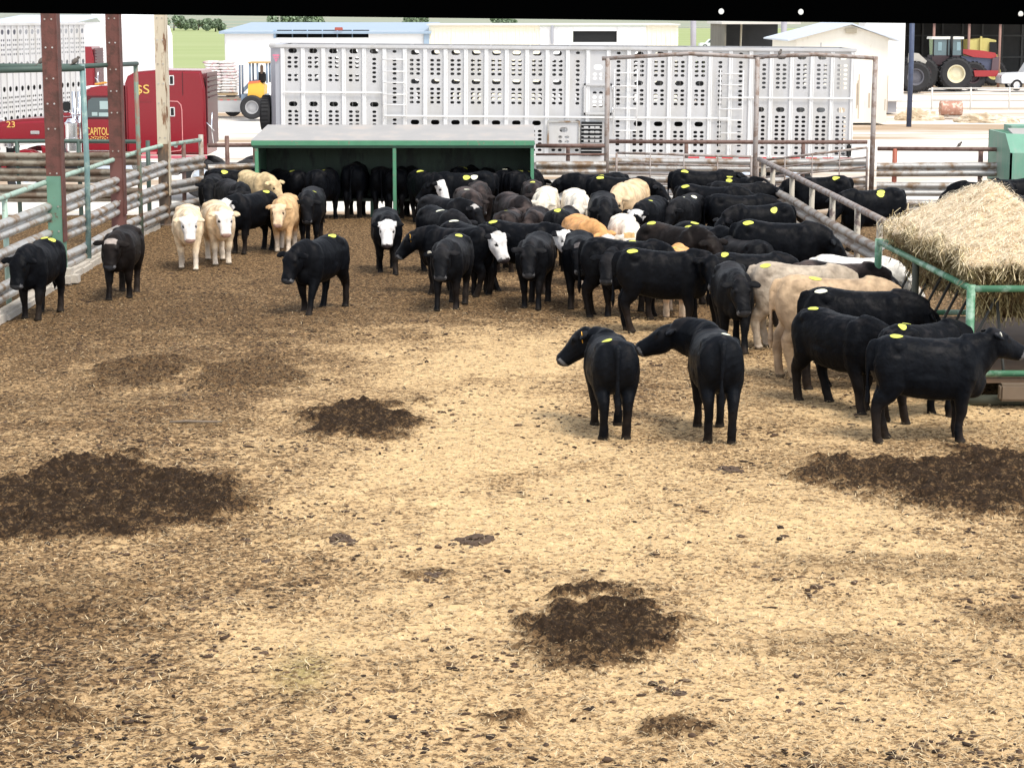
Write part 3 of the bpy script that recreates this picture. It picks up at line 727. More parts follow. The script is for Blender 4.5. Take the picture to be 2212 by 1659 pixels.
    prof = [(.34, 0), (.16, .02), (.05, .12), (0, .3), (0, W-.3), (.05, W-.12), (.16, W-.02), (.34, W)]
    vs = [(x, y, z) for z in (1.0, zt) for x, y in prof]; fs = [(k, k+1, n+k+1, n+k) for k in range(n-1)]+[tuple(range(n, 2*n))]
    mb.add(vs, fs, False); nose = mat('nose_skin', (.42, .43, .47), .4, .3, .08, 3); mb.build('nose', nose, root)
    MB().bbox((.10, -.0, zt-.02), (.2, .16, .08), bev=.02).build('corner_cap', alu, root)
    lg = MB().box((.12, -.045, 3.72), (.26, -.04, 3.76)); lg.box((.10, -.045, 3.78), (.28, -.04, 3.83)); lg.add([(.14, -.045, 3.70), (.24, -.045, 3.70), (.19, -.045, 3.62)], [(0, 1, 2)])
    lg.build('nose_emblem', mat('pink_emblem', (.65, .2, .3), .4), root)
    # spare tyre carried on the nose
    t = MB().disc((-.16, .62, 2.20), (1, 0, 0), .5, .28, 28, [(.25, -.12), (.44, -.14), (.5, -.09), (.5, .09), (.44, .14), (.25, .12)])
    for k in range(30):
        an = 2*math.pi*k/30; t.bbox((-.16, .62+.5*math.cos(an), 2.2+.5*math.sin(an)), (.2, .05, .03), bev=.006)
    tw = t.build('spare_tyre', rubber, root); MB().disc((-.16, .62, 2.2), (1, 0, 0), .25, .1, 20).build('rim', alud, tw)
    # wheels and axle boxes
    for x in (L-1.6, L-2.9):
        for y in (.25, W-.25):
            t = MB().disc((x, y, .50), (0, 1, 0), .5, .3, 28, [(.25, -.12), (.45, -.15), (.5, -.1), (.5, .1), (.45, .15), (.25, .12)]).build('wheel', rubber, root)
            MB().disc((x, y-.08, .5), (0, 1, 0), .27, .1, 20, [(0, -.02), (.1, -.06), (.24, -.02), (.27, -.05), (.27, .05), (0, .05)]).build('rim', chrome, t)
    MB().box((3.4, .2, .62), (L-4, W-.2, .955)).build('belly', alud, root)
    MB().bbox((L-.15, -.14, 1.35), (.12, .12, .35), bev=.03).build('rear_latch', black, root)
main_trailer()
def trailer_two():
    a = PD(181, 0, 75.5); b = PD(0, 0, 69.5); d = Vector((b.x-a.x, b.y-a.y, 0)).normalized()
    # local x runs from near left end to far right end
    L = 13.5; base = Vector((a.x, a.y, 0))+d*L; rz = math.atan2(-d.y, -d.x)
    root = empty('cattle_trailer', (base.x, base.y, 0), rz, 'second cattle trailer with rows of small oval holes behind the red truck hood', 'trailer')
    n = 32; p = L/n
    for i in range(n):
        xa = i*p+.035; xb = (i+1)*p-.035; xc = (xa+xb)/2; hs = []
        for z, big in ((4.16, 1), (3.9, 0), (3.75, 0), (3.6, 0), (3.45, 0), (3.12, 1), (2.35, 1), (2.08, 0), (1.93, 0), (1.78, 0), (1.62, 0), (1.4, 1), (1.15, 0), (1.0, 0), (.85, 0)):
            z += .15
            if i % 14 > 9 and z > 2.9: z += .0
            if big: hs.append((xc, z, .20, .17))
            else: hs += [(xc-.075, z, .10, .075), (xc+.075, z, .10, .075)]
        mb = MB(); panel_mb(mb, xa, xb, .8, 4.52, hs, 0); fix(mb.build('side_panel', alu, root))
        MB().bbox((xa-.035, -.015, 2.66), (.07, .04, 3.72), bev=.01).build('side_post', alu, root)
    MB().bbox((L/2, 0, 4.56), (L, .1, .1), bev=.02).build('top_rail', alu, root)
    MB().bbox((L/2, 0, .74), (L, .1, .14), bev=.02).build('lower_rail', alu, root)
    back = MB().box((0, 2.45, .8), (L, 2.5, 4.5)); back.box((0, .05, 2.55), (L, 2.44, 2.6)); back.box((0, .05, .9), (L, 2.44, .95)); back.build('inside', mat('dim_inside', (.12, .12, .14), .8), root)  # inside colour darkened so the holes read as shade
    for (c, dd, nm) in (((L-.02, 1.25, 2.66), (.06, 2.45, 3.7), 'nose'), ((.02, 1.25, 2.66), (.06, 2.45, 3.7), 'rear_gate')): MB().bbox(c, dd, bev=.02).build(nm, alu, root)
    for x in (1.5, 2.8, L-1.5):
        for y in (.2, 2.25):
            w_ = MB().disc((x, y, .5), (0, 1, 0), .5, .28, 24).build('wheel', rubber, root)
trailer_two()
# ------------------------------------------------------------------ red truck (built around its left side, facing -X)
def semi_truck():
    S = 81.0; YF = 57.8
    bx = (230-1106)/S; base = Vector((bx, YF, 0))
    X = lambda x: (x-230)/S; Zz = lambda y: 4.9-(y-30)/S
    root = empty('semi_truck', base, 0, 'red semi truck with tall sleeper and gold lettering behind the left fence', 'truck')
    W = 2.1
    def body(name, prof, y0, y1, m, bev=.05):
        bm = bmesh.new(); n = len(prof)
        va = [bm.verts.new((x, y0, z)) for x, z in prof]; vb = [bm.verts.new((x, y1, z)) for x, z in prof]
        bm.faces.new(va); bm.faces.new(list(reversed(vb)))
        for i in range(n): j = (i+1) % n; bm.faces.new((va[i], vb[i], vb[j], va[j]))
        bmesh.ops.recalc_face_normals(bm, faces=bm.faces)
        ed = [e for e in bm.edges if (abs(e.verts[0].co.y-y0) < 1e-5 and abs(e.verts[1].co.y-y0) < 1e-5) or (abs(e.verts[0].co.y-y1) < 1e-5 and abs(e.verts[1].co.y-y1) < 1e-5)]
        if bev: bmesh.ops.bevel(bm, geom=ed, offset=bev, segments=3, affect='EDGES', clamp_overlap=True)
        me = bpy.data.meshes.new(name); bm.to_mesh(me); bm.free(); me.materials.append(m)
        for p in me.polygons: p.use_smooth = False
        o = bpy.data.objects.new(name, me); C.objects.link(o); o.parent = root; return o
    # hood
    body('hood', [(X(-22), Zz(308)), (X(-24), Zz(275)), (X(-8), Zz(262)), (X(40), Zz(256)), (X(150), Zz(251)), (X(178), Zz(249)), (X(178), Zz(308))], .35, W-.35, redp, .12)
    # fenders
    cx, cz = X(50), .52
    pts = []
    for k in range(11): a = R(180-k*17); pts.append((cx+.72*math.cos(a), cz+.80*max(math.sin(a), -.2)))
    for k in range(10, -1, -1): a = R(180-k*17); pts.append((cx+.60*math.cos(a), cz+.66*max(math.sin(a), -.2)))
    for y0 in (0, W-.42): body('fender', pts, y0, y0+.42, redp, .04)
    body('fender', [(X(85), Zz(312)), (X(140), Zz(330)), (X(140), Zz(338)), (X(88), Zz(338))], .02, .35, redp, .03)
    # cab with true window opening
    zb, zt_ = Zz(338), Zz(184)
    wx0, wx1, wz0, wz1 = X(186), X(248), Zz(251), Zz(209)
    cabo = body('cab', [(X(172), zb), (X(172), Zz(252)), (X(183), Zz(200)), (X(196), Zz(187)), (X(215), Zz(184)), (X(268), Zz(183)), (X(268), zb)], .06, W-.06, redp, .05)
    win = MB().bbox(((wx0+wx1)/2, .055, (wz0+wz1)/2), (wx1-wx0+.10, .03, wz1-wz0+.10), bev=.03).build('window_frame', redd, root)
    wn = body('window', [(wx0+.02, wz0), (wx0+.05, wz1-.08), (wx0+.16, wz1), (wx1, wz1), (wx1, wz0)], .028, .05, glassd, 0)
    sr = MB().bbox((X(226), .022, Zz(225)), (.26, .01, .22), bev=.004); sr.bbox((X(230), .022, Zz(245)), (.42, .01, .10), bev=.004); sr.bbox((X(204), .022, Zz(244)), (.15, .01, .10), bev=.004)
    sr.build('seat_seen_through_glass', mat('pale_interior', (.35, .45, .45), .6), wn)
    MB().bbox((X(176), W/2, Zz(222)), (.05, W-.3, .48), bev=.01, M=None).build('windscreen', glassd, root)
    # door outline
    dr = MB()
    dx0, dx1, dz0, dz1 = X(184), X(264), Zz(333), Zz(202)
    MB().bbox(((dx0+dx1)/2, .05, (Zz(333)+Zz(255))/2), (dx1-dx0, .05, Zz(255)-Zz(333)), bev=.02).build('door', redp, root)
    MB().bbox((X(229), .02, Zz(303)), (.09, .03, .04), bev=.01).build('door_handle', chrome, root)
    MB().bbox((X(222), .0, Zz(323)), (1.05, .04, .03), bev=.01).build('trim_strip', chrome, root)
    # sleeper
    sl_ = body('sleeper', [(X(271), Zz(332)), (X(271), Zz(178)), (X(277), Zz(163)), (X(293), Zz(154)), (X(340), Zz(150)), (X(436), Zz(151)), (X(444), Zz(190)), (X(445), Zz(332))], .0, W, redp, .07)
    sk = MB().box((X(271), -.012, Zz(340)), (X(445), .0-.002, Zz(333))).build('lower_trim', mat('pink_trim', (.5, .12, .16), .4), root)
    # sleeper door outline
    t = MB(); o_ = [(X(362), Zz(216)), (X(384), Zz(217)), (X(391), Zz(224)), (X(393), Zz(235)), (X(393), Zz(312)), (X(388), Zz(322)), (X(364), Zz(325))]
    t.tube([(x, -.002, z) for x, z in o_], .012, 6); t.build('locker_seam', mat('pale_red_seam', (.7, .3, .3), .4), root)
    for (x0, x1, y0, y1) in ((367, 378, 161, 182), (367, 378, 229, 249)):
        MB().bbox((X((x0+x1)/2), -.005, Zz((y0+y1)/2)), ((x1-x0)/S, .03, (y1-y0)/S), bev=.012).build('vent_frame', chrome, root)
        MB().bbox((X((x0+x1)/2), -.022, Zz((y0+y1)/2)), ((x1-x0)/S*.6, .02, (y1-y0)/S*.8), bev=.006).build('vent', black, root)
    MB().bbox((X(378), -.01, Zz(313)), (.1, .03, .07), bev=.01).build('latch', chrome, root)
    MB().bbox((X(312), -.004, Zz(216)), (.38, .02, .05), bev=.015).build('body_crease', redp, root)
    MB().bbox((X(396), -.003, Zz(178)), (.02, .012, .62), bev=.004).build('seam', redd, root)
    MB().bbox((X(320), -.006, Zz(328)), (.40, .012, .07), bev=.004).build('placard', mat('pink_placard', (.55, .15, .17), .5), root)
    # rear wall and slats in a darker red that holds their shade
    MB().box((X(446), .05, Zz(312)), (X(446)+.03, W-.05, Zz(156))).build('rear_wall', redd, root)
    m = MB()
    for y in (166, 176, 187, 198, 209): m.bbox((X(448)+.03, W/2, Zz(y)), (.05, W-.3, .03), bev=.01)
    m.build('rear_slats', redd, root)
    m = MB().tube([(X(458), .02, Zz(240)), (X(456), .0, Zz(275)), (X(460), .0, Zz(308))], .02, 6); m.tube([(X(446), .0, Zz(262)), (X(462), .0, Zz(280))], .015, 6); m.build('air_line', chrome, root)
    # air cleaner, stacks
    ac = MB().disc((X(155), -.02, Zz(290)), (0, 0, 1), .2, .9, 20, [(0, -.46), (.14, -.46), (.19, -.4), (.19, -.12), (.205, -.11), (.205, -.06), (.19, -.05), (.19, .28), (.205, .29), (.205, .33), (.17, .36), (.12, .44), (0, .46)])
    ac.build('air_cleaner', chrome, root)
    for dx in (158, 170):
        MB().tube([(X(dx)+.0, .15, Zz(330)), (X(dx), .15, Zz(196))], .06, 10).build('windscreen_post', chrome, root)
    MB().bbox((X(146), -.12, Zz(227)), (.21, .12, .2+.05), bev=.03).build('mirror', black, root)
    MB().bbox((X(146), -.10, Zz(244)), (.22, .14, .10), bev=.03).build('mirror_base', redp, root)
    MB().tube([(X(146), -.08, Zz(240)), (X(172), .06, Zz(246))], .018, 6).build('mirror_arm', chrome, root)
    MB().bbox((X(178), W/2, Zz(190)), (.3, W*.9, .05), bev=.02).build('sun_visor', mat('visor_highlight_white', (.8, .8, .8), .4), root)  # its white stands for a highlight at the cab roof
    for dy in (.4, .8, 1.2, 1.6): MB().bbox((X(205), dy, Zz(181)), (.12, .08, .06), bev=.02).build('marker_lamp', mat('amber_lamp', (.7, .35, .05), .3), root)
    # chassis, tank, wheels
    MB().box((X(-20), .7, .62), (X(560), 1.65, .86)).build('chassis', mat('chassis_black', (.02, .02, .022), .6), root)
    MB().disc((X(232), .35, .72), (1, 0, 0), .32, 1.3, 20, [(0, -.65), (.3, -.64), (.33, -.6), (.33, .6), (.3, .64), (0, .65)]).build('fuel_tank', chrome, root)
    MB().bbox((X(330), .3, .8), (1.3, .5, .35), bev=.04).build('step_box', chrome, root)
    for x in (50, 430, 530):
        for y in (.18, W-.18):
            if x > 400 and y < 1: y = .3
            t = MB().disc((X(x), y, .52), (0, 1, 0), .52, .3, 28, [(.28, -.14), (.46, -.16), (.52, -.1), (.52, .1), (.46, .16), (.28, .14)]).build('wheel', rubber, root)
            MB().disc((X(x), y-.1 if y < 1 else y+.1, .52), (0, 1, 0), .29, .1, 20, [(0, -.03), (.1, -.06), (.25, -.01), (.29, -.05), (.29, .05), (0, .05)]).build('rim', chrome, t)
    MB().bbox((X(-30), W/2, .62), (.14, W, .42), bev=.05).build('bumper', chrome, root)
    MB().bbox((X(-22), W/2, 1.55), (.1, .95, 1.1), bev=.04).build('grille', chrome, root)
    for y in (.2, W-.2): MB().bbox((X(-16), y, Zz(318)), (.22, .26, .2), bev=.05).build('headlight', chrome, root)
    MB().bbox((X(68), .335, Zz(285)), (.24, .02, .09), bev=.04).build('hood_badge', chrome, root)
    # lettering as it stands on the doors
    lettering('23', X(7), Zz(274), 18/S, 13/S, .335, goldp, root)
    lettering('CAPITOL', X(185), Zz(289), 48/S, 16/S, .018, goldp, root)
    m = MB()
    for k, (a, b, y) in enumerate(((196, 226, 293), (189, 230, 296.5), (193, 227, 300))):
        for q in range(9): x = a+(b-a)*q/8; m.bbox((X(x), .016, Zz(y+1.2*math.sin(q*2.1))), (.035, .008, .022), bev=.004)
    m.build('door_scroll', goldp, root)
    lettering('$S', X(294), Zz(203), 30/S, 22/S, -.012, goldp, root)
    return root
truck = semi_truck()
t2 = copy_tree(truck); t2.location = ((213-1106)/4650*99-(445-230)/81, 99, 0)
t2['label'] = 'distant red truck showing between the two left columns'; 
# ------------------------------------------------------------------ covered feed bunk at the back
def feed_bunk():
    base = Vector((PD(550, 0, 51.6).x, 51.6, 0)); x1 = PD(1150, 0, 51.6).x-base.x
    root = empty('feed_bunk', base, 0, 'long covered feed bunk with grey roof and green posts at the back of the pen', 'feed bunk')
    zf = P(850, 305, 0); zfr = PD(850, 306, 51.4).z; zbk = PD(850, 273, 53.2).z
    mb = MB(); M = None
    x0 = -.12; x1e = x1+.06
    vs = [(x0, -.25, zfr), (x1e, -.25, zfr), (x1e+.0, 1.7, zbk), (x0+.18, 1.7, zbk)]
    mb.add([(a, b, c+.03) for a, b, c in vs]+vs, [(0, 1, 2, 3), (7, 6, 5, 4), (0, 4, 5, 1), (1, 5, 6, 2), (2, 6, 7, 3), (3, 7, 4, 0)])
    mb.build('roof', mat('grey_roof_sheet', (.37, .36, .35), .6, .1, .15, 1.5, (.44, .39, .35), (.5, .7), 1.5), root)
    MB().bbox(((x0+x1e)/2, -.27, zfr-.04), (x1e-x0, .06, .12), bev=.015).build('roof_trim', greenb, root)
    MB().bbox(((x0+x1e)/2, -.25, zfr-.13), (x1e-x0-.05, .05, .05), bev=.01).build('front_beam', mat('deep_green', (.03, .08, .05), .6, 0, .2, 4), root)
    for x in (0, x1/2, x1):
        MB().bbox((x, -.22, zfr/2-.05), (.085, .085, zfr-.02), bev=.01).build('post', greenb, root)
    for x in (0, x1/2, x1):
        MB().bbox((x, 1.55, zbk/2-.05), (.085, .085, zbk-.05), bev=.01).build('back_post', greenb, root)
    # board back panel, with seams
    mb = MB(); n = 22; rr = random.Random(4); p = x1/n
    for i in range(n):
        mb.bbox(((i+.5)*p, 1.48+(i%2)*.012, .42+.78), (p+.004, .03, 1.52), bev=.006)
    mb.build('back_panel', mat('dark_green_board', (.028, .048, .034), .7, 0, .35, 2.5, (.012, .02, .016), (.5, .6), 1.2, stretch=(1.5, 1, .5)), root)
    MB().box((.04, .75, .40), (x1-.04, 1.5, .46)).build('bunk_floor', mat('bunk_boards', (.035, .045, .035), .8), root)
    for x in (.02, x1-.02): MB().box((x-.02, -.12, .46), (x+.02, 1.5, zfr+.02)).build('end_panel', mat('deep_green', (.03, .08, .05)), root)
    for x in (.5, x1/2-.6, x1/2+.6, x1-.5): MB().bbox((x, 1.1, .2), (.1, .7, .4), bev=.01).build('skid_leg', mat('deep_green', (.03, .08, .05)), root)
feed_bunk()
# ------------------------------------------------------------------ green shed box on the right
def green_box():
    base = P(2150, 412, 0); base.x = PD(2196, 0, 50.6).x; base.y = 50.6; base.z = 0
    root = empty('green_feeder_box', base, 0, 'pale green metal feeder box with sloping grey lid at the right edge', 'feeder box')
    gm = mat('pale_green_sheet', (.15, .33, .24), .5, 0, .15, 1.5, (.24, .33, .27), (.5, .65), 1.2, stretch=(2, 1, .5))
    z1 = PD(2150, 292, 50.6).z
    D = 2.4; Wd = 2.6
    mb = MB().box((0, .6, .15), (.05, D, z1)); mb.box((0, 0, .15), (.62, .05, z1-.42)); 
    mb.add([(0, 0, z1-.42), (.62, 0, z1-.42), (.62, .62, z1-.02), (0, .6, z1)], [(0, 1, 2, 3)])
    mb.box((.0, .0, .15), (.045, .6, z1-.42)); mb.add([(0, 0, z1-.42), (0, .6, z1-.42), (0, .6, z1)], [(0, 1, 2)])
    mb.build('side_panel', gm, root)
    MB().box((0, D-.05, .15), (Wd, D, z1)).build('back_panel', gm, root)
    lid = MB(); lid.add([(.5, -.12, z1-.5), (Wd, -.12, z1-.5), (Wd, 1.1, z1+.06), (.16, 1.1, z1+.06), (.5, -.12, z1-.46), (Wd, -.12, z1-.46), (Wd, 1.1, z1+.1), (.16, 1.1, z1+.1)], [(0, 3, 2, 1), (4, 5, 6, 7), (0, 1, 5, 4), (1, 2, 6, 5), (2, 3, 7, 6), (3, 0, 4, 7)])
    lid.build('lid', mat('grey_roof_sheet', (.4, .41, .44)), root)
    MB().box((.25, 1.1, z1+.0), (Wd, 1.9, z1+.16)).build('hopper_top', gm, root)
    MB().bbox((.58, -.02, z1/2-.15), (.07, .07, z1-.5), bev=.01).build('post', gm, root)
    MB().box((.66, .1, .1), (Wd, .3, z1-.6)).build('opening', black, root)
green_box()
# ------------------------------------------------------------------ bale feeder and hay
def hay_feeder():
    A = P(1898, 523, 1.5); B = P(2098, 624, 1.5); A.z = B.z = 0; E = Vector((B.x+2.75, B.y+.05, 0)); D = Vector((A.x+2.9, A.y+.1, 0))
    root = empty('hay_feeder', (B.x, B.y, 0), 0, 'green pipe hay feeder loaded with hay at the right side of the pen', 'hay feeder')
    L = lambda mb: local(mb, root.location)
    Z = Vector((0, 0, 1))
    gp = mat('feeder_green_pipe', (.075, .215, .12), .5, 0, .15, 5, (.30, .44, .34), (.5, .6), 3)
    dkp = mat('feeder_dark_post', (.07, .075, .055), .7, 0, .3, 5)
    for a, b in ((A, B), (B, E), (E, D), (D, A)):
        L(MB().tube([a+Z*1.5, b+Z*1.5], .043, 12)).build('top_pipe', gp, root)
        L(MB().tube([a+Z*.42, b+Z*.42], .042, 10)).build('lower_pipe', gp, root)
        L(MB().tube([a+Z*.08, b+Z*.08], .07, 10)).build('skid', dkp, root)
        L(MB().box((min(a.x, b.x)-.02, min(a.y, b.y)-.02, .14), (max(a.x, b.x)+.02, max(a.y, b.y)+.02, .145))) if False else None
    for (p, m) in ((A, gp), (B, gp), (E, gp), (D, gp)): L(MB().tube([p, p+Z*1.55], .055, 12)).build('corner_post', m, root)
    for a, b, fs in ((A, B, (.45,)), (B, E, (.42, .8)), (D, A, (.5,))):
        for f in fs: q = a+(b-a)*f; L(MB().tube([q, q+Z*1.48], .05, 10)).build('post', dkp, root)
    # slanted head bars
    k = MB()
    rb = mat('slant_bars', (.05, .05, .045), .7)
    for a, b, n in ((A, B, 9), (B, E, 5)):
        inw = Vector((.35, 0, 0)) if a is A else Vector((0, .45, 0))
        for i in range(1, n+1):
            f = i/(n+1); q = a+(b-a)*f
            L(MB().tube([q+inw*1.3+Z*1.30, q+inw*.1+Z*.44], .02, 6)).build('slant_bar', rb, root)
    fl = MB(); fl.add([(A.x, A.y, .36), (B.x, B.y, .36), (E.x, E.y, .36), (D.x, D.y, .36), (A.x, A.y, .30), (B.x, B.y, .30), (E.x, E.y, .30), (D.x, D.y, .30)], [(0, 1, 2, 3), (7, 6, 5, 4), (0, 4, 5, 1), (1, 5, 6, 2)])
    L(fl).build('tray', mat('rust_tray', (.16, .10, .06), .8, 0, .3, 4), root)
    MB().bbox((1.1, -.2, .22), (1.5, .16, .22), bev=.03).build('side_board', mat('worn_plank', (.15, .11, .075), .8, 0, .25, 5), root)
    # hay heap
    def topz(x, y):
        f = np.minimum(np.minimum((x-5.45)/1.5, np.maximum(1-(x-6.95)*1.15, .32)), np.minimum((y-26.9)/4.2, (32.4-y)/.8))
        return 1.72+.74*np.clip(f, 0, 1)
    nx, ny = 150, 210; x = np.linspace(0, 1, nx)[None, :]; y = np.linspace(0, 1, ny)[:, None]
    yy = 26.95+y*5.1+0*x; xl = 5.58+(32.05-yy)*.042; xx = xl+(8.75-xl)*x
    xx += (fbm(xx*2+3, yy*2, 3)-.5)*.12*(1-x)**4+(fbm(yy*5, yy*0+3, 3)-.5)*.3*(1-x)**10
    yy = yy+(fbm(xx*4, xx*0+8, 3)-.5)*.35*(1-y)**10
    zz = topz(xx, yy)+(fbm(xx*1.2, yy*1.2, 4)-.5)*.11+(fbm(xx*7, yy*2.5, 3)-.5)*.07+(fbm(xx*22, yy*8, 2)-.5)*.03
    V = np.stack([xx.ravel(), yy.ravel(), zz.ravel()], 1)
    i = np.arange(ny-1)[:, None]*nx+np.arange(nx-1)[None]; F = list(np.stack([i, i+1, i+1+nx, i+nx], -1).reshape(-1, 4))
    # skirt going down and inward
    loop = [j*nx for j in range(ny)][::-1]+[k for k in range(1, nx)]+[j*nx+nx-1 for j in range(1, ny)]+[(ny-1)*nx+k for k in range(nx-2, 0, -1)]
    ring = np.array(loop); cen = np.array([7.1, 29.5]); nl = len(ring); prev = ring; nv = len(V); Vs = [V]
    an = np.arange(nl)*.13
    for s_ in range(1, 15):
        f = s_/14; b = V[ring]; inw = cen[None]-b[:, :2]; inw /= np.linalg.norm(inw, axis=1)[:, None]
        off = (.10*min(1, f*5)+.02+.75*f**1.5)+(fbm(an*2.2+3, an*0+f*5, 4)-.5)*.30+(fbm(an*9, an*0+f*15+7, 2)-.5)*.12
        zb = b[:, 2]*(1-f)+1.0*f+(fbm(an*5, an*0+f*9, 3)-.5)*.06
        Vs.append(np.column_stack([b[:, :2]+inw*off[:, None], zb])); cur = nv+(s_-1)*nl+np.arange(nl)
        F += list(np.stack([prev, np.roll(prev, -1), np.roll(cur, -1), cur], 1)); prev = cur
    V = np.concatenate(Vs); F = np.array(F).ravel()
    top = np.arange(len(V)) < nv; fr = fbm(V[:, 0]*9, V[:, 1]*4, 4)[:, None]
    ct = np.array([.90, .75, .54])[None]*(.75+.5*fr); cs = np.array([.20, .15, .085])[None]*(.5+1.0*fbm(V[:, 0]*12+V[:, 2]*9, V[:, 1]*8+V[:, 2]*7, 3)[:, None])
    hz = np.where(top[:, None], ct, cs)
    hm = attr_mat('hay_heap', .95, .2, 45, .7, 55, .1, .04)
    V[:, 0] -= 7; V[:, 1] -= 29.5
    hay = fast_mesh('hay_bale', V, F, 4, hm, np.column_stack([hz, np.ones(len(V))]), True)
    hay.location = (7, 29.5, 0)
    bmh = bmesh.new(); bmh.from_mesh(hay.data); bmesh.ops.recalc_face_normals(bmh, faces=bmh.faces); bmh.to_mesh(hay.data); bmh.free()
    tag(hay, 'big heap of pale straw coloured hay sitting in the green feeder', 'hay')
    # stalks on the heap: along the top, and hanging at the sides
    N = 15000; k = rng.randint(0, nv, N); pos = V[k].copy()+rng.normal(0, .012, (N, 3))
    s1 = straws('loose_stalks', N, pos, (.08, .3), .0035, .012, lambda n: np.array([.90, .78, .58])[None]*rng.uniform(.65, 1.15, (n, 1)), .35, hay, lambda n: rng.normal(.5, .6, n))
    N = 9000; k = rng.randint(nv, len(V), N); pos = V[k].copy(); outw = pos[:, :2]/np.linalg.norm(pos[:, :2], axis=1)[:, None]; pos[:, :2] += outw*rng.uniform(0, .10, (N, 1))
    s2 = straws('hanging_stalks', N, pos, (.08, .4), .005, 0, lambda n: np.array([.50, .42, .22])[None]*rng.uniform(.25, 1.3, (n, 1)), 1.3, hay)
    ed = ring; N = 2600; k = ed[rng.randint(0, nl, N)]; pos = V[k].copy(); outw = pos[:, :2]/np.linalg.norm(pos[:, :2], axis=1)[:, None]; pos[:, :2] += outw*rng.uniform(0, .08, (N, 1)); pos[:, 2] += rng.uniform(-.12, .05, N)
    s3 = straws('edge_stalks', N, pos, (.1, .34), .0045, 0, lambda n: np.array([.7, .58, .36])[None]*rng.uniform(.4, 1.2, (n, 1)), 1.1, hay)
    for s_ in (s1, s2, s3): s_['kind'] = 'stuff'
hay_feeder()
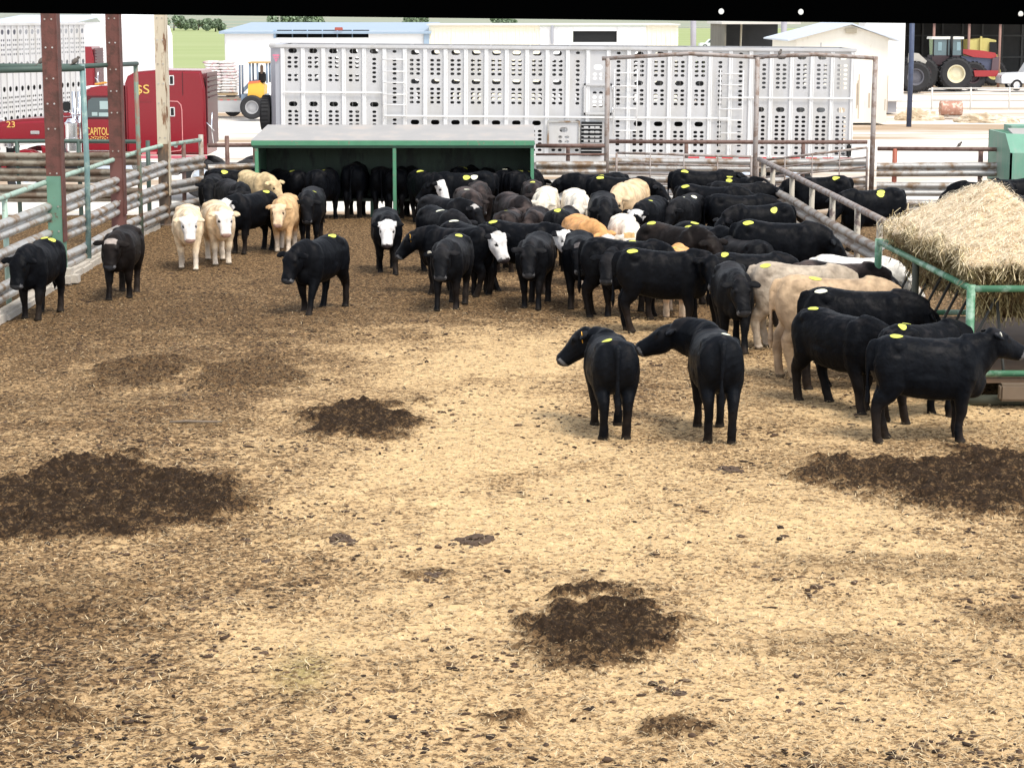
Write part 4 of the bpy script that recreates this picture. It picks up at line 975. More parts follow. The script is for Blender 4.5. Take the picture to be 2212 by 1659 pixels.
# ------------------------------------------------------------------ buildings beyond
def px2(x, y, Y): q = PD(x, y, Y); return q.x, q.z
def building_mid():
    Y = 116.0
    # white building with blue roof
    x0, _ = px2(485, 0, Y); x1, _ = px2(925, 0, Y); ze = px2(0, 68, Y)[1]; zr = px2(0, 49, Y+14)[1]
    root = empty('metal_building', (x0, Y, 0), 0, 'long white metal building with pale blue roof and a dark slot opening', 'building')
    w_ = x1-x0; ox0, oz0 = px2(596, 82, Y); ox1, oz1 = px2(796, 65.5, Y); ox0 -= x0; ox1 -= x0
    mb = MB(); wl = lambda a, b, c, d: mb.add([(a, 0, c), (b, 0, c), (b, 0, d), (a, 0, d)], [(0, 1, 2, 3)])
    wl(0, ox0, 0, ze); wl(ox1, w_, 0, ze); wl(ox0, ox1, 0, oz0); wl(ox0, ox1, oz1, ze) if oz1 < ze else None
    mb.box((-.05, .05, 0), (0, 14, ze)); mb.box((w_, .05, 0), (w_+.05, 14, ze)); mb.box((0, 13.9, 0), (w_, 14, ze))
    mb.build('wall', white, root)
    o = MB(); o.add([(ox0, .6, oz0), (ox1, .6, oz0), (ox1, .6, oz1), (ox0, .6, oz1)], [(0, 1, 2, 3)]); o.add([(ox0, 0, oz0), (ox1, 0, oz0), (ox1, .6, oz0), (ox0, .6, oz0)], [(0, 1, 2, 3)]); o.build('opening', black, root)
    f = MB().box((ox0-.12, -.04, oz0-.03), (ox0, .03, oz1)); 
    for k in range(1, 6): f.box((ox0+k*.8, .5, oz0), (ox0+k*.8+.06, .56, oz1))
    f.build('opening_frame', mat('blue_trim', (.33, .46, .62), .5), root)
    blue = mat('blue_roof_sheet', (.30, .39, .49), .45, .1, .1, 2)
    rf = MB(); rf.add([(-.3, -.3, ze-.02), (w_+.15, -.3, ze-.02), (w_+.15, 14.2, zr), (-.3, 14.2, zr), (-.3, -.3, ze-.14), (w_+.15, -.3, ze-.14), (w_+.15, 14.2, zr-.1), (-.3, 14.2, zr-.1)], [(0, 1, 2, 3), (7, 6, 5, 4), (0, 4, 5, 1), (1, 5, 6, 2), (2, 6, 7, 3), (3, 7, 4, 0)]); rf.build('roof', blue, root)
    MB().bbox((w_-.1, -.08, ze-.55), (.3, .16, 1.1), bev=.02).build('downpipe', blue, root)
    MB().bbox((px2(732, 0, Y)[0]-x0, -.35, ze+.12), (.42, .1, .16), bev=.02).build('red_lamp_box', mat('brick_red', (.35, .08, .06), .6), root)
    # cream building
    Y2 = 116.5; a0, _ = px2(926, 0, Y2); b0, _ = px2(1466, 0, Y2); zt = px2(0, 55, Y2)[1]
    root = empty('metal_building', (a0, Y2, 0), 0, 'cream and white metal building with one square dark window opening', 'building')
    s = b0-a0
    def seg(xa, xb, m, yy=0.0, z=zt):
        mb = MB(); xa = px2(xa, 0, Y2)[0]-a0; xb = px2(xb, 0, Y2)[0]-a0; n = max(2, int((xb-xa)/.22)); 
        for k in range(n):
            c = xa+(k+.5)*(xb-xa)/n; mb.box((xa+k*(xb-xa)/n, yy, 0), (xa+(k+1)*(xb-xa)/n, yy+.04, z)); mb.box((c-.03, yy-.035, 0), (c+.03, yy-.002, z-.02))
        return mb.build('wall', m, root)
    seg(926, 1166, cream); seg(1396, 1466, cream); seg(1166, 1238, white, -.05, zt-.08); seg(1333, 1396, white, -.05, zt-.08)
    q0, z0 = px2(1238, 92, Y2); q1, z1 = px2(1333, 68, Y2); q0 -= a0; q1 -= a0
    MB().box((q0, -.05, 0), (q1, -.01, z0)).box((q0, -.05, z1), (q1, -.01, zt-.08)).build('wall', white, root)
    MB().box((q0, .06, z0), (q1, .10, z1)).build('window', black, root)
    MB().bbox(((q0+q1)/2, -.07, z0-.03), (q1-q0+.1, .06, .06), bev=.01).build('sill', white, root)
    MB().box((-.1, -.2, zt-.02), (s+.1, 10, zt+.06)).build('roof', mat('pale_roof', (.62, .6, .55), .6), root)
    MB().bbox((px2(1193, 0, Y2)[0]-a0, -.2, zt-.5), (.14, .14, 1.0), bev=.02).build('downpipe', mat('grey_metal', (.35, .36, .4), .5), root)
    for xa, xb, nm in ((.0, .05, 'end_wall'), (s-.05, s, 'end_wall')): MB().box((xa, .06, 0), (xb, 9.8, zt-.04)).build(nm, cream, root)
building_mid()
def quonset():
    Y = 118.0; xr = px2(233, 0, Y)[0]; W = 13.0; root = empty('arched_barn', (xr, Y, 0), 0, 'white round roofed barn behind the left cattle trailer', 'barn')
    prof = [(0, 0), (0, 3.5)]
    for k in range(1, 13): a = math.pi*k/14; prof.append((-W/2+W/2*math.cos(a), 3.5+2.5*math.sin(a)))
    prof += [(-W, 3.5), (-W, 0)]
    MB().prism(list(reversed(prof)), 0, 22).build('shell', white, root)
    MB().prism([(p[0]+(.05 if p[0] > -W/2 else -.05), p[1]+.08) for p in prof[1:-1]][::-1], -.25, 0).build('arch_trim', mat('dull_trim', (.35, .38, .34), .6), root)
    MB().box((-8.5, -.03, 0), (-5.0, -.005, 3.4)).build('door', mat('pale_door', (.7, .72, .74), .6), root)
    Y = 105.0; x = px2(-40, 0, Y)[0]; x1 = px2(150, 0, Y)[0]
    root = empty('metal_building', (x, Y, 0), 0, 'pale grey blue roofed building behind the top left corner', 'building')
    z = px2(0, 50, Y)[1]
    MB().box((0, .2, 0), (x1-x, 9, z)).build('wall', white, root)
    rf = MB(); zr = px2(0, 33, Y+9)[1]; rf.add([(-.2, 0, z), (x1-x+.2, 0, z), (x1-x+.2, 9.2, zr), (-.2, 9.2, zr), (-.2, 0, z-.08), (x1-x+.2, 0, z-.08)], [(0, 1, 2, 3), (0, 4, 5, 1)]); rf.build('roof', mat('blue_grey_roof', (.5, .56, .66), .5), root)
quonset()
def gable_shed():
    Y = 98.5; x0, _ = px2(1722, 0, Y); x1, _ = px2(1922, 0, Y); xm, zr = px2(1838, 55, Y); ze = px2(0, 83, Y)[1]
    root = empty('gable_shed', (x0, Y, 0), 0, 'cream gable fronted shed right of the big cattle trailer', 'shed')
    w_ = x1-x0; xm -= x0
    cr = mat('pale_cream_wall', (.82, .79, .70), .6, 0, .06, 2, (.5, .45, .36), (.62, .72), 1.4, stretch=(3, 1, .5))
    MB().prism([(0, 0), (w_, 0), (w_, ze), (xm, zr), (0, ze)], 0, 9).build('wall', cr, root)
    r = MB()
    for (xa, za, xb, zb) in ((-.42, ze-.14, xm, zr+.03), (xm, zr+.03, w_+.42, ze-.14)):
        r.add([(xa, -.35, za), (xb, -.35, zb), (xb, 9.2, zb), (xa, 9.2, za), (xa, -.35, za+.07), (xb, -.35, zb+.07), (xb, 9.2, zb+.07), (xa, 9.2, za+.07)], [(0, 1, 2, 3), (7, 6, 5, 4), (0, 4, 5, 1), (3, 2, 6, 7), (1, 5, 6, 2), (0, 3, 7, 4)])
    r.build('roof', mat('pale_blue_roof', (.52, .58, .66), .5, 0, .1, 3), root)
    MB().box((1.1, -.015, 0), (1.14, -.002, 3.6)).build('wall_seam', mat('grey_metal', (.35, .36, .4)), root)
    sm = MB(); rr = random.Random(8)
    for k in range(12): x = 2.0+rr.random()*2.3; sm.box((x, -.012, .1+rr.random()*.8), (x+.03+rr.random()*.05, -.003, 1.0+rr.random()*1.2))
    sm.build('peeling_patch', mat('bare_rust', (.5, .42, .33), .8), root)
    MB().bbox((xm, -.12, zr-.25), (.5, .06, .22), bev=.01).build('gable_vent', mat('dull_vent', (.45, .4, .3), .6), root)
    # tall white block at its right
    Y = 110.0; X0, _ = px2(1870, 0, Y-1.2); X1, _ = px2(1958, 0, Y-1.2)
    root = empty('white_block', (X0, Y-1.2, 0), 0, 'plain white tank like block standing right of the cream shed', 'building')
    MB().bbox(((X1-X0)/2, 1.0, 2.75+.3), (X1-X0, 2, 5.0), bev=.05).build('shell', white, root)
    MB().box((.3, .2, 0), (X1-X0-.3, 1.8, .55)).build('footing', mat('grey_metal', (.35, .36, .4)), root)
    MB().bbox((.75, -.3, .3), (.4, .4, .6), bev=.05).build('bin', mat('dark_blue_bin', (.06, .08, .12), .6), root)
gable_shed()
# utility pole, column
def pole(x, Y, y0, y1, r, m, label, name='pole'):
    X, zt = px2(x, y0, Y); tag(MB().tube([(0, 0, -.1), (.02, 0, zt*.5), (0, 0, zt)], r, 10).build(name, m, loc=(X, Y, 0)), label, name)
pole(1971, 97.0, 20, 245, .115, mat('dark_blue_pole', (.05, .07, .13), .6, 0, .5, 6), 'dark blue pole standing in front of the tractor shed')
pole(1498, 122, 30, 0, .16, mat('grey_column', (.33, .32, .36), .7), 'grey pole against the green crop beyond the cream building')
pole(1694, 118, 25, 0, .16, mat('grey_column', (.33, .32, .36), .7), 'grey column in front of the open truck shed')
# ------------------------------------------------------------------ machine shed with the tractor
def machine_shed():
    Y = 152.0; x0, _ = px2(1945, 0, Y); x1, _ = px2(2420, 0, Y); zt = 4.72
    root = empty('machine_shed', (x0, Y, 0), 0, 'open fronted machine shed with dark inside and thin rusty posts', 'shed'); w_ = x1-x0
    dk = mat('dark_shed_sheet', (.035, .038, .042), .8, 0, .3, 2)
    MB().box((0, 12, 0), (w_, 12.1, zt)).build('back_wall', dk, root)
    MB().box((-.1, 0, 0), (0, 12.1, zt)).build('side_wall', dk, root)
    MB().box((-.4, -.5, zt), (w_+.4, 12.4, zt+.15)).build('roof', mat('pale_roof', (.62, .6, .55)), root)
    MB().box((-.4, -.6, 4.5), (w_+.4, -.51, zt-.02)).build('front_header', dk, root)
    g_ = MB()
    for k in range(10): g_.box((.8+k*1.5, 11.9, 0), (.95+k*1.5, 11.98, zt))
    for z in (1.6, 3.2): g_.box((0, 11.88, z), (w_, 11.96, z+.12))
    g_.build('girts', mat('steel_girt', (.07, .075, .08), .7), root)
    for x in (2020, 2096, 2163): MB().tube([(px2(x, 0, Y-3)[0]-x0, -3, -.1), (px2(x, 0, Y-3)[0]-x0, -3, zt)], .09, 8).build('post', mat('rust_post_thin', (.28, .16, .13), .7), root)
    MB().box((-.3, -3.3, zt-.3), (w_+.3, -2.9, zt-.03)).build('eave_beam', dk, root)
    MB().box((-.2, -3.0, .0-.09), (w_, 12, -.06)).build('floor', mat('shed_floor', (.32, .25, .17), .9), root)
machine_shed()
def wheel(root, x, y, r, w_, m_rim, hub=.5, lugs=True):
    t = MB().disc((x, y, r), (0, 1, 0), r, w_, 30, [(r*.56, -w_*.42), (r*.86, -w_/2), (r, -w_*.36), (r, w_*.36), (r*.86, w_/2), (r*.56, w_*.42)])
    if lugs:
        for k in range(22):
            a = 2*math.pi*k/22; M = Matrix.Translation((x, y, r)) @ Matrix.Rotation(-a, 4, 'Y') @ Matrix.Translation((r, 0, 0)) @ Matrix.Rotation(R(32), 4, 'X')
            t.bbox((0, 0, 0), (r*.1, w_*.98, r*.07), M, .01)
    o = t.build('wheel', rubber, root)
    MB().disc((x, y, r), (0, 1, 0), r*.56, w_*.7, 22, [(0, -w_*.12), (r*.2, -w_*.16), (r*.42, -w_*.10), (r*.5, -w_*.4), (r*.57, -w_*.42), (r*.57, w_*.42), (r*.5, w_*.4), (r*.42, w_*.1), (0, w_*.12)]).build('rim', m_rim, o)
    return o
def tractor():
    Y = 141.0; S = 4650/141.5; base = Vector((px2(2070, 0, Y)[0], Y, 0)); X = lambda x: (x-2070)/S; Zz = lambda y: 4.9-(y-30)/S
    root = empty('articulated_tractor', base, 0, 'big red articulated tractor with dual wheels under the machine shed', 'tractor')
    rd = mat('tractor_red', (.34, .025, .028), .4, 0, .1, 3, spec=.5); dkg = mat('tractor_frame', (.05, .03, .035), .7, 0, .3, 4); yl = mat('cream_rim', (.66, .6, .42), .5)
    def prism(nm, pr, y0, y1, m): return MB().prism([(X(a), Zz(b)) for a, b in pr], y0, y1).build(nm, m, root)
    prism('hood', [(2077, 107), (2082, 112), (2112, 122), (2153, 125), (2162, 120), (2158, 113), (2130, 108), (2092, 105)][::-1], .7, 1.9, rd)
    prism('engine_side', [(2085, 118), (2085, 152), (2160, 152), (2162, 121), (2110, 122)], .8, 1.8, mat('dark_blue_screen', (.06, .07, .12), .5))
    prism('front_grille', [(2150, 150), (2165, 150), (2166, 122), (2152, 124)], .6, 2.0, mat('grille_grey', (.10, .06, .07), .6))
    prism('front_weight', [(2115, 163), (2163, 163), (2165, 150), (2112, 150)], .55, 2.05, rd)
    prism('rear_frame', [(2012, 172), (2050, 172), (2050, 132), (2005, 132)], .7, 1.9, mat('dark_tractor_red', (.16, .02, .025), .6, 0, .2, 3))
    prism('cab_base', [(2022, 137), (2085, 140), (2080, 118), (2022, 118)], .5, 2.1, dkg)
    prism('cab_glass', [(2026, 118), (2085, 118), (2082, 84), (2024, 84)], .55, 2.05, mat('pale_glass', (.10, .16, .18), .12, spec=.8))
    prism('cab_roof', [(2019, 84), (2088, 84), (2088, 79), (2020, 79)], .45, 2.15, mat('cab_roof_white', (.75, .73, .66), .5))
    for x in (2024, 2030+24, 2062, 2086): prism('cab_pillar', [(x-1.3, 120), (x+1.3, 120), (x+1.3, 84), (x-1.3, 84)], .5, .6, black)
    MB().tube([(X(2062), .45, Zz(124)), (X(2062), .45, Zz(78))], .09, 8).build('exhaust', black, root)
    for x in (2034, 2074): prism('window_light', [(x, 108), (x+8, 108), (x+8, 90), (x, 90)], .53, .545, mat('pale_window', (.22, .33, .36), .3))
    for x, y in ((2069, -.1), (2069, .85), (2069, 2.0), (2069, 2.9)): wheel(root, X(x), y, 1.05, .62, yl)
    for x, y in ((1998, .1), (2001, .9), (2001, 2.0), (1998, 2.9)): wheel(root, X(x), y, 1.05, .62, dkg)
    for x, y in ((2112, .9), (2118, 2.2)): wheel(root, X(x), y, .9, .55, dkg)
    return root
tractor()
def combine():
    Y = 150.5; S = 4650/151; base = Vector((px2(2130, 0, Y)[0], Y, 0)); X = lambda x: (x-2130)/S; Zz = lambda y: 4.9-(y-30)/S
    root = empty('combine_harvester', base, 0, 'yellow harvester parked behind the red tractor', 'harvester')
    yl = mat('harvester_yellow', (.55, .48, .16), .5, 0, .1, 3)
    P_ = lambda nm, pr, y0, y1, m: MB().prism([(X(a), Zz(b)) for a, b in pr], y0, y1).build(nm, m, root)
    P_('grain_tank', [(2102, 125), (2163, 127), (2158, 86), (2140, 82), (2100, 86)], .5, 3.2, yl)
    P_('cab', [(2144, 116), (2161, 116), (2158, 90), (2144, 90)], .3, .49, black)
    P_('chassis', [(2095, 172), (2165, 172), (2165, 128), (2095, 128)], .6, 3.0, mat('harvester_dark', (.07, .06, .04), .7))
    P_('ladder_rail', [(2123, 110), (2127, 110), (2127, 78), (2123, 78)], .3, .45, yl)
    for x in (2108, 2155): wheel(root, X(x), .5, .85, .5, yl)
combine()
def telehandler_left():
    Y = 140; S = 4650/140.5; base = Vector((px2(1985, 0, Y)[0], Y, 0)); X = lambda x: (x-1985)/S; Zz = lambda y: 4.9-(y-30)/S
    root = empty('wheel_loader', base, 0, 'grey bucket wheel loader just right of the white block', 'loader')
    P_ = lambda nm, pr, y0, y1, m: MB().prism([(X(a), Zz(b)) for a, b in pr], y0, y1).build(nm, m, root)
    P_('bucket', [(1956, 145), (1975, 150), (1990, 128), (1972, 112), (1958, 112)], -2.6, -1.4, mat('bucket_grey', (.42, .40, .36), .6, 0, .2, 3))
    P_('body', [(1950, 165), (1985, 165), (1985, 140), (1950, 140)], -2.4, -1.2, mat('loader_dark', (.07, .06, .05), .7))
    wheel(root, X(1966), -2.6, .95, .55, mat('loader_rim', (.1, .1, .12), .6)); wheel(root, X(1966), -1.1, .95, .55, mat('loader_rim', (.1, .1, .12)))
telehandler_left()
def car(x, Y, S_, m, label, name, prof, wheels, L0):
    base = Vector((px2(x, 0, Y)[0], Y, 0)); root = empty(name, base, 0, label, 'pickup' if 'pickup' in name else 'car')
    bm = bmesh.new(); n = len(prof['body'])
    def pr(nm, p, y0, y1, mm, bev=.05):
        bm = bmesh.new(); a = [bm.verts.new((q[0], y0, q[1])) for q in p]; b = [bm.verts.new((q[0], y1, q[1])) for q in p]
        bm.faces.new(a); bm.faces.new(b[::-1])
        for i in range(len(p)): j = (i+1) % len(p); bm.faces.new((a[i], b[i], b[j], a[j]))
        bmesh.ops.recalc_face_normals(bm, faces=bm.faces); bmesh.ops.bevel(bm, geom=bm.edges[:], offset=bev, segments=2, affect='EDGES', clamp_overlap=True)
        me = bpy.data.meshes.new(nm); bm.to_mesh(me); bm.free(); me.materials.append(mm); o = bpy.data.objects.new(nm, me); C.objects.link(o); o.parent = root; return o
    pr('body', prof['body'], 0, 1.85, m); pr('cabin', prof['cab'], .12, 1.73, m); 
    for w_ in prof['win']: pr('window', w_, .10, .14, glassd, .01)
    for x_ in wheels:
        for y_ in (.1, 1.75): wheel(root, x_, y_, .37, .24, chrome, lugs=False)
    for y_ in (.25, 1.6): MB().bbox((prof['body'][0][0]+.03, y_, .85), (.08, .28, .16), bev=.03).build('headlight', chrome, root)
    return root
silver = mat('silver_white_paint', (.7, .72, .75), .3, .1, .05)
PK = dict(body=[(0, .45), (0, .95), (.25, 1.1), (1.5, 1.15), (5.4, 1.15), (5.45, .45)], cab=[(1.4, 1.1), (1.85, 1.85), (3.3, 1.88), (3.6, 1.1)], win=[[(1.62, 1.2), (1.95, 1.75), (2.45, 1.77), (2.45, 1.2)], [(2.55, 1.2), (2.55, 1.77), (3.2, 1.78), (3.4, 1.2)]])
car(2170, 140, 1, silver, 'white pickup parked right of the red tractor', 'pickup_truck', PK, (1.0, 4.3), 0)
for i, x in enumerate((1512, 1540)):
    SD = dict(body=[(0, .4), (0, .75), (.3, .9), (4.3, .95), (4.4, .4)], cab=[(.9, .88), (1.4, 1.42), (2.9, 1.45), (3.7, .92)], win=[[(1.15, .95), (1.5, 1.34), (2.1, 1.36), (2.1, .95)], [(2.2, .95), (2.2, 1.36), (2.85, 1.37), (3.35, .95)]])
    car(x, 300+i*3, 1, silver if i == 0 else mat('grey_car_paint', (.3, .3, .33), .3), ['pale car far off beside the crop, left of its neighbour', 'darker grey car far off beside the crop near the truck shed'][i], 'parked_car', SD, (.8, 3.5), 0)
# open truck shed with red truck nose
def truck_shed():
    Y = 128.0; x0, _ = px2(1570, 0, Y); x1, _ = px2(1722, 0, Y); root = empty('open_shed', (x0, Y, 0), 0, 'open shed with dark inside above the cattle trailer roof', 'shed'); w_ = x1-x0; zt = px2(0, 53, Y)[1]
    sh = mat('shed_inside_tan', (.16, .15, .12), .9, 0, .3, 1)
    MB().box((0, 9, 0), (w_, 9.1, zt)).build('back_wall', mat('dark_shed_sheet', (.035, .038, .042)), root); MB().box((-.1, 0, 0), (0, 9.1, zt)).build('side_wall', sh, root)
    MB().box((-.3, -.3, zt), (w_+.2, 9.4, zt+.14)).build('roof', mat('pale_roof', (.62, .6, .55)), root)
    MB().tube([(1.2, 4, 0), (1.3, 4, zt)], .06, 6).build('post', cream, root)
truck_shed()
t3 = copy_tree(truck); t3.location = ((1612-1106)/4650*124+3.0, 124, 0); t3['label'] = 'red truck roof and chrome stacks peeking over the trailer at right'
for tt_ in (truck, t2, t3): tt_['group'] = 'red semi trucks'
st = MB()
# ------------------------------------------------------------------ flatbed, feed sacks, forklift on the left
def flatbed():
    Y = 104.5; S = 4650/105.0; base = Vector((px2(462, 0, Y)[0], Y, 0)); X = lambda x: (x-462)/S; Zz = lambda y: 4.9-(y-30)/S
    root = empty('flatbed_trailer', base, 0, 'low flatbed carrying a stack of feed sacks beside the white building', 'flatbed')
    MB().bbox((X(470), 1.2, Zz(210)), ((545-395)/S, 2.4, .14), bev=.02).build('deck', mat('deck_wood', (.3, .25, .2), .8), root)
    MB().bbox((X(495), -.02, Zz(225)), (1.55, .1, .55), bev=.02).build('tool_box', mat('grey_box', (.45, .46, .47), .5), root)
    m = MB()
    for k in range(6): m.box((X(440+k*15), -.03, Zz(213)), (X(446+k*15), -.015, Zz(211)))
    m.build('marker_strip', mat('red_reflector', (.6, .05, .06)), root)
    for x in (405, 430, 495): wheel(root, X(x), .4, .42, .3, alud, lugs=False)
    root2 = empty('sack_stack', (base.x+X(472), Y+.3, Zz(203)), 0, 'pallet stack of pink and white feed sacks wrapped and leaning', 'feed sacks')
    MB().bbox((0, .6, .06), (1.3, 1.1, .12), bev=.01).build('pallet', mat('pallet_wood', (.4, .3, .18), .8), root2)
    sk = [mat('sack_pink', (.70, .50, .52), .6, 0, .15, 6, (.75, .72, .7), (.45, .55), 8), mat('sack_white', (.74, .72, .70), .6, 0, .1, 6, (.6, .35, .3), (.55, .62), 9)]
    rr = random.Random(6)
    for l in range(11):
        for c in range(2):
            for d in range(2):
                bm = bmesh.new(); bmesh.ops.create_cube(bm, size=1); bmesh.ops.subdivide_edges(bm, edges=bm.edges[:], cuts=3, use_grid_fill=True)
                for v in bm.verts:
                    x, y, z = v.co; f = 1-.45*(max(abs(x), abs(y))*2)**4*abs(z)*1.4
                    v.co = Vector((x*.74*(1-.25*abs(z)), y*.56*(1-.2*abs(z)), z*.155*f))
                bm.verts.index_update(); lean = (l-4)**2*.0035
                mb = MB().add([v.co+Vector(((c-.5)*.70+rr.uniform(-.05, .05)-lean*1.2, .32+d*.55+rr.uniform(-.03, .03), .2+l*.138)) for v in bm.verts], [tuple(v.index for v in f.verts) for f in bm.faces], True); bm.free()
                mb.build('sack', sk[(l*3+c) % 2 if l > 3 else 1], root2)
flatbed()
def forklift():
    Y = 102.0; S = 4650/102.5; base = Vector((px2(540, 0, Y)[0], Y, 0)); X = lambda x: (x-540)/S; Zz = lambda y: 4.9-(y-30)/S
    root = empty('forklift', base, 0, 'yellow rough terrain forklift with open cab beside the white trailer nose', 'forklift')
    yl = mat('forklift_yellow', (.75, .42, .05), .45, 0, .1, 3); bl = mat('blue_grey_frame', (.18, .24, .32), .6)
    P_ = lambda nm, pr, y0, y1, m: MB().prism([(X(a), Zz(b)) for a, b in pr], y0, y1).build(nm, m, root)
    P_('hood', [(530, 207), (565, 207), (566, 182), (555, 174), (532, 176)], .1, 1.5, yl)
    P_('red_trim', [(532, 178), (556, 175), (556, 171), (533, 173)], .08, 1.5, mat('orange_trim', (.65, .15, .06), .5))
    P_('boom', [(516, 190), (534, 172), (550, 168), (550, 175), (534, 182), (520, 196)], .4, .7, bl)
    for x, dy in ((536, .15), (552, .15), (572, .15), (536, 1.4), (572, 1.4)): MB().tube([(X(x), dy, Zz(176)), (X(x), dy, Zz(133))], .05, 6).build('cab_post', bl, root)
    MB().bbox((X(554), .78, Zz(133)), (.95, 1.5, .07), bev=.02).build('cab_roof', mat('dull_orange_roof', (.5, .33, .14), .6), root)
    MB().bbox((X(558), .8, Zz(165)), (.45, .5, .5), bev=.08).build('seat', black, root)
    MB().bbox((X(558), .8, Zz(150)), (.12, .45, .55), bev=.05).build('seat_back', mat('brown_seat', (.2, .14, .1), .7), root)
    for x in (512, 518): MB().tube([(X(x), .4, Zz(208)), (X(x)+.02, .4, Zz(138))], .05, 6).build('mast', mat('mast_grey', (.12, .15, .2), .6), root)
    for z in (198,): MB().bbox((X(502), .6, Zz(204)), (.9, .12, .05), bev=.01).build('fork', black, root)
    P_('chassis', [(515, 214), (570, 214), (570, 200), (515, 200)], .3, 1.4, bl)
    for x, y in ((540, .0), (540, 1.6), (585, 0), (585, 1.6)): wheel(root, X(x), y, .56, .36, alud, lugs=False)
forklift()
# white fences, drum and posts on the bright yard at right
def yard_bits():
    X0, _ = px2(2062, 0, 104); root = empty('barrel', (X0, 104, .42), 0, 'rusty barrel lying on its side on the pale yard', 'barrel')
    d = MB().disc((0, 0, 0), (1, 0, 0), .36, 1.05, 24, [(0, -.52), (.34, -.52), (.36, -.5), (.36, -.2), (.375, -.18), (.36, -.16), (.36, .16), (.375, .18), (.36, .2), (.36, .5), (.34, .52), (0, .52)])
    d.build('drum', mat('rusty_drum', (.42, .22, .16), .7, 0, .3, 4, (.6, .5, .42), (.5, .6), 4), root); MB().box((-.5, -.25, -.42), (.5, .25, -.34)).build('cradle', galvd, root)
    wp = mat('faded_white_pipe', (.62, .60, .56), .6)
    a = Vector((px2(2020, 0, 112)[0], 112, 0)); 
    root = empty('yard_fence', a, 0, 'faded white pipe fence crossing the pale yard at right', 'fence')
    for z in (.5, 1.1): MB().tube([(0, 0, z), (12, 0, z)], .04, 6).build('rail', wp, root)
    for k in range(7): MB().tube([(k*2, 0, 0), (k*2, 0, 1.15)], .05, 6).build('post', wp, root)
    a = Vector((px2(2110, 0, 96)[0], 96, 0))
yard_bits()
def dirt_pile(x, Y, w_, h, label, seed):
    bm = bmesh.new(); bmesh.ops.create_icosphere(bm, subdivisions=5, radius=1)
    for v in bm.verts:
        n_ = float(fbm(np.array(v.co.x*2.2+seed), np.array(v.co.y*2.2+v.co.z*2), 4)); k = .6+.9*n_
        v.co = Vector((v.co.x*w_*k, v.co.y*w_*.45*k, max(-.1, v.co.z*h*(k**2))))
    bm.verts.index_update(); mb = MB().add([v.co for v in bm.verts], [tuple(v.index for v in f.verts) for f in bm.faces]); bm.free()
    tag(mb.build('dirt_pile', mat('pale_rubble', (.50, .40, .28), .95, 0, .35, 3, (.7, .62, .5), (.5, .6), 2, bump=.8), loc=(px2(x, 0, Y)[0], Y, -.1)), label, 'dirt pile')
dirt_pile(1995, 103, 1.0, .38, 'low pale dirt heap between the dark blue pole and the rusty barrel', 3)
dirt_pile(2140, 101, 1.3, .32, 'long pale rubble heap right of the rusty barrel', 9)
# bird on the rails
def bird(p, rz, label, s=1.0):
    bm = bmesh.new(); M1 = Matrix.Rotation(R(-35), 4, 'Y') @ Matrix.Diagonal((.085, .045, .05, 1))
    bmesh.ops.create_icosphere(bm, subdivisions=3, radius=1, matrix=M1)
    bmesh.ops.create_icosphere(bm, subdivisions=2, radius=.032, matrix=Matrix.Translation((.072, 0, .065)))
    bmesh.ops.create_cone(bm, segments=6, radius1=.01, radius2=.001, depth=.03, matrix=Matrix.Translation((.11, 0, .062)) @ Matrix.Rotation(R(90), 4, 'Y'), cap_ends=True)
    bmesh.ops.create_cone(bm, segments=8, radius1=.022, radius2=.012, depth=.13, matrix=Matrix.Translation((-.11, 0, -.075)) @ Matrix.Rotation(R(-125), 4, 'Y') @ Matrix.Diagonal((.5, 1, 1, 1)), cap_ends=True)
    for v in bm.verts: v.co *= s
    bm.verts.index_update(); mb = MB().add([v.co+Vector((0, 0, .06*s)) for v in bm.verts], [tuple(v.index for v in f.verts) for f in bm.faces], True); bm.free()
    o = mb.build('bird', mat('grey_brown_feather', (.10, .085, .075), .8, 0, .3, 30), loc=p); o.rotation_euler = (0, 0, rz)
    tag(o, label, 'bird', 'small birds perched on the pipes')
bird(Vector((X_(1687), BY, 3.91)), R(60), 'small grey bird on the arched pipe frame top bar', .9)
bird(Vector((X_(2083, BY-.6), BY-.62, 1.73)), R(30), 'small brown bird on the back fence rail near the green box', 0.8)
bird(Vector((PD(85, 0, 43.3).x, 43.3, 3.92)), R(40), 'bird on the green pipe frame left of the red column', 1.0)
bird(Vector((PD(158, 0, 43.9).x, 43.9, 3.90)), R(40), 'bird on the green pipe frame just right of the red column', 1.0)
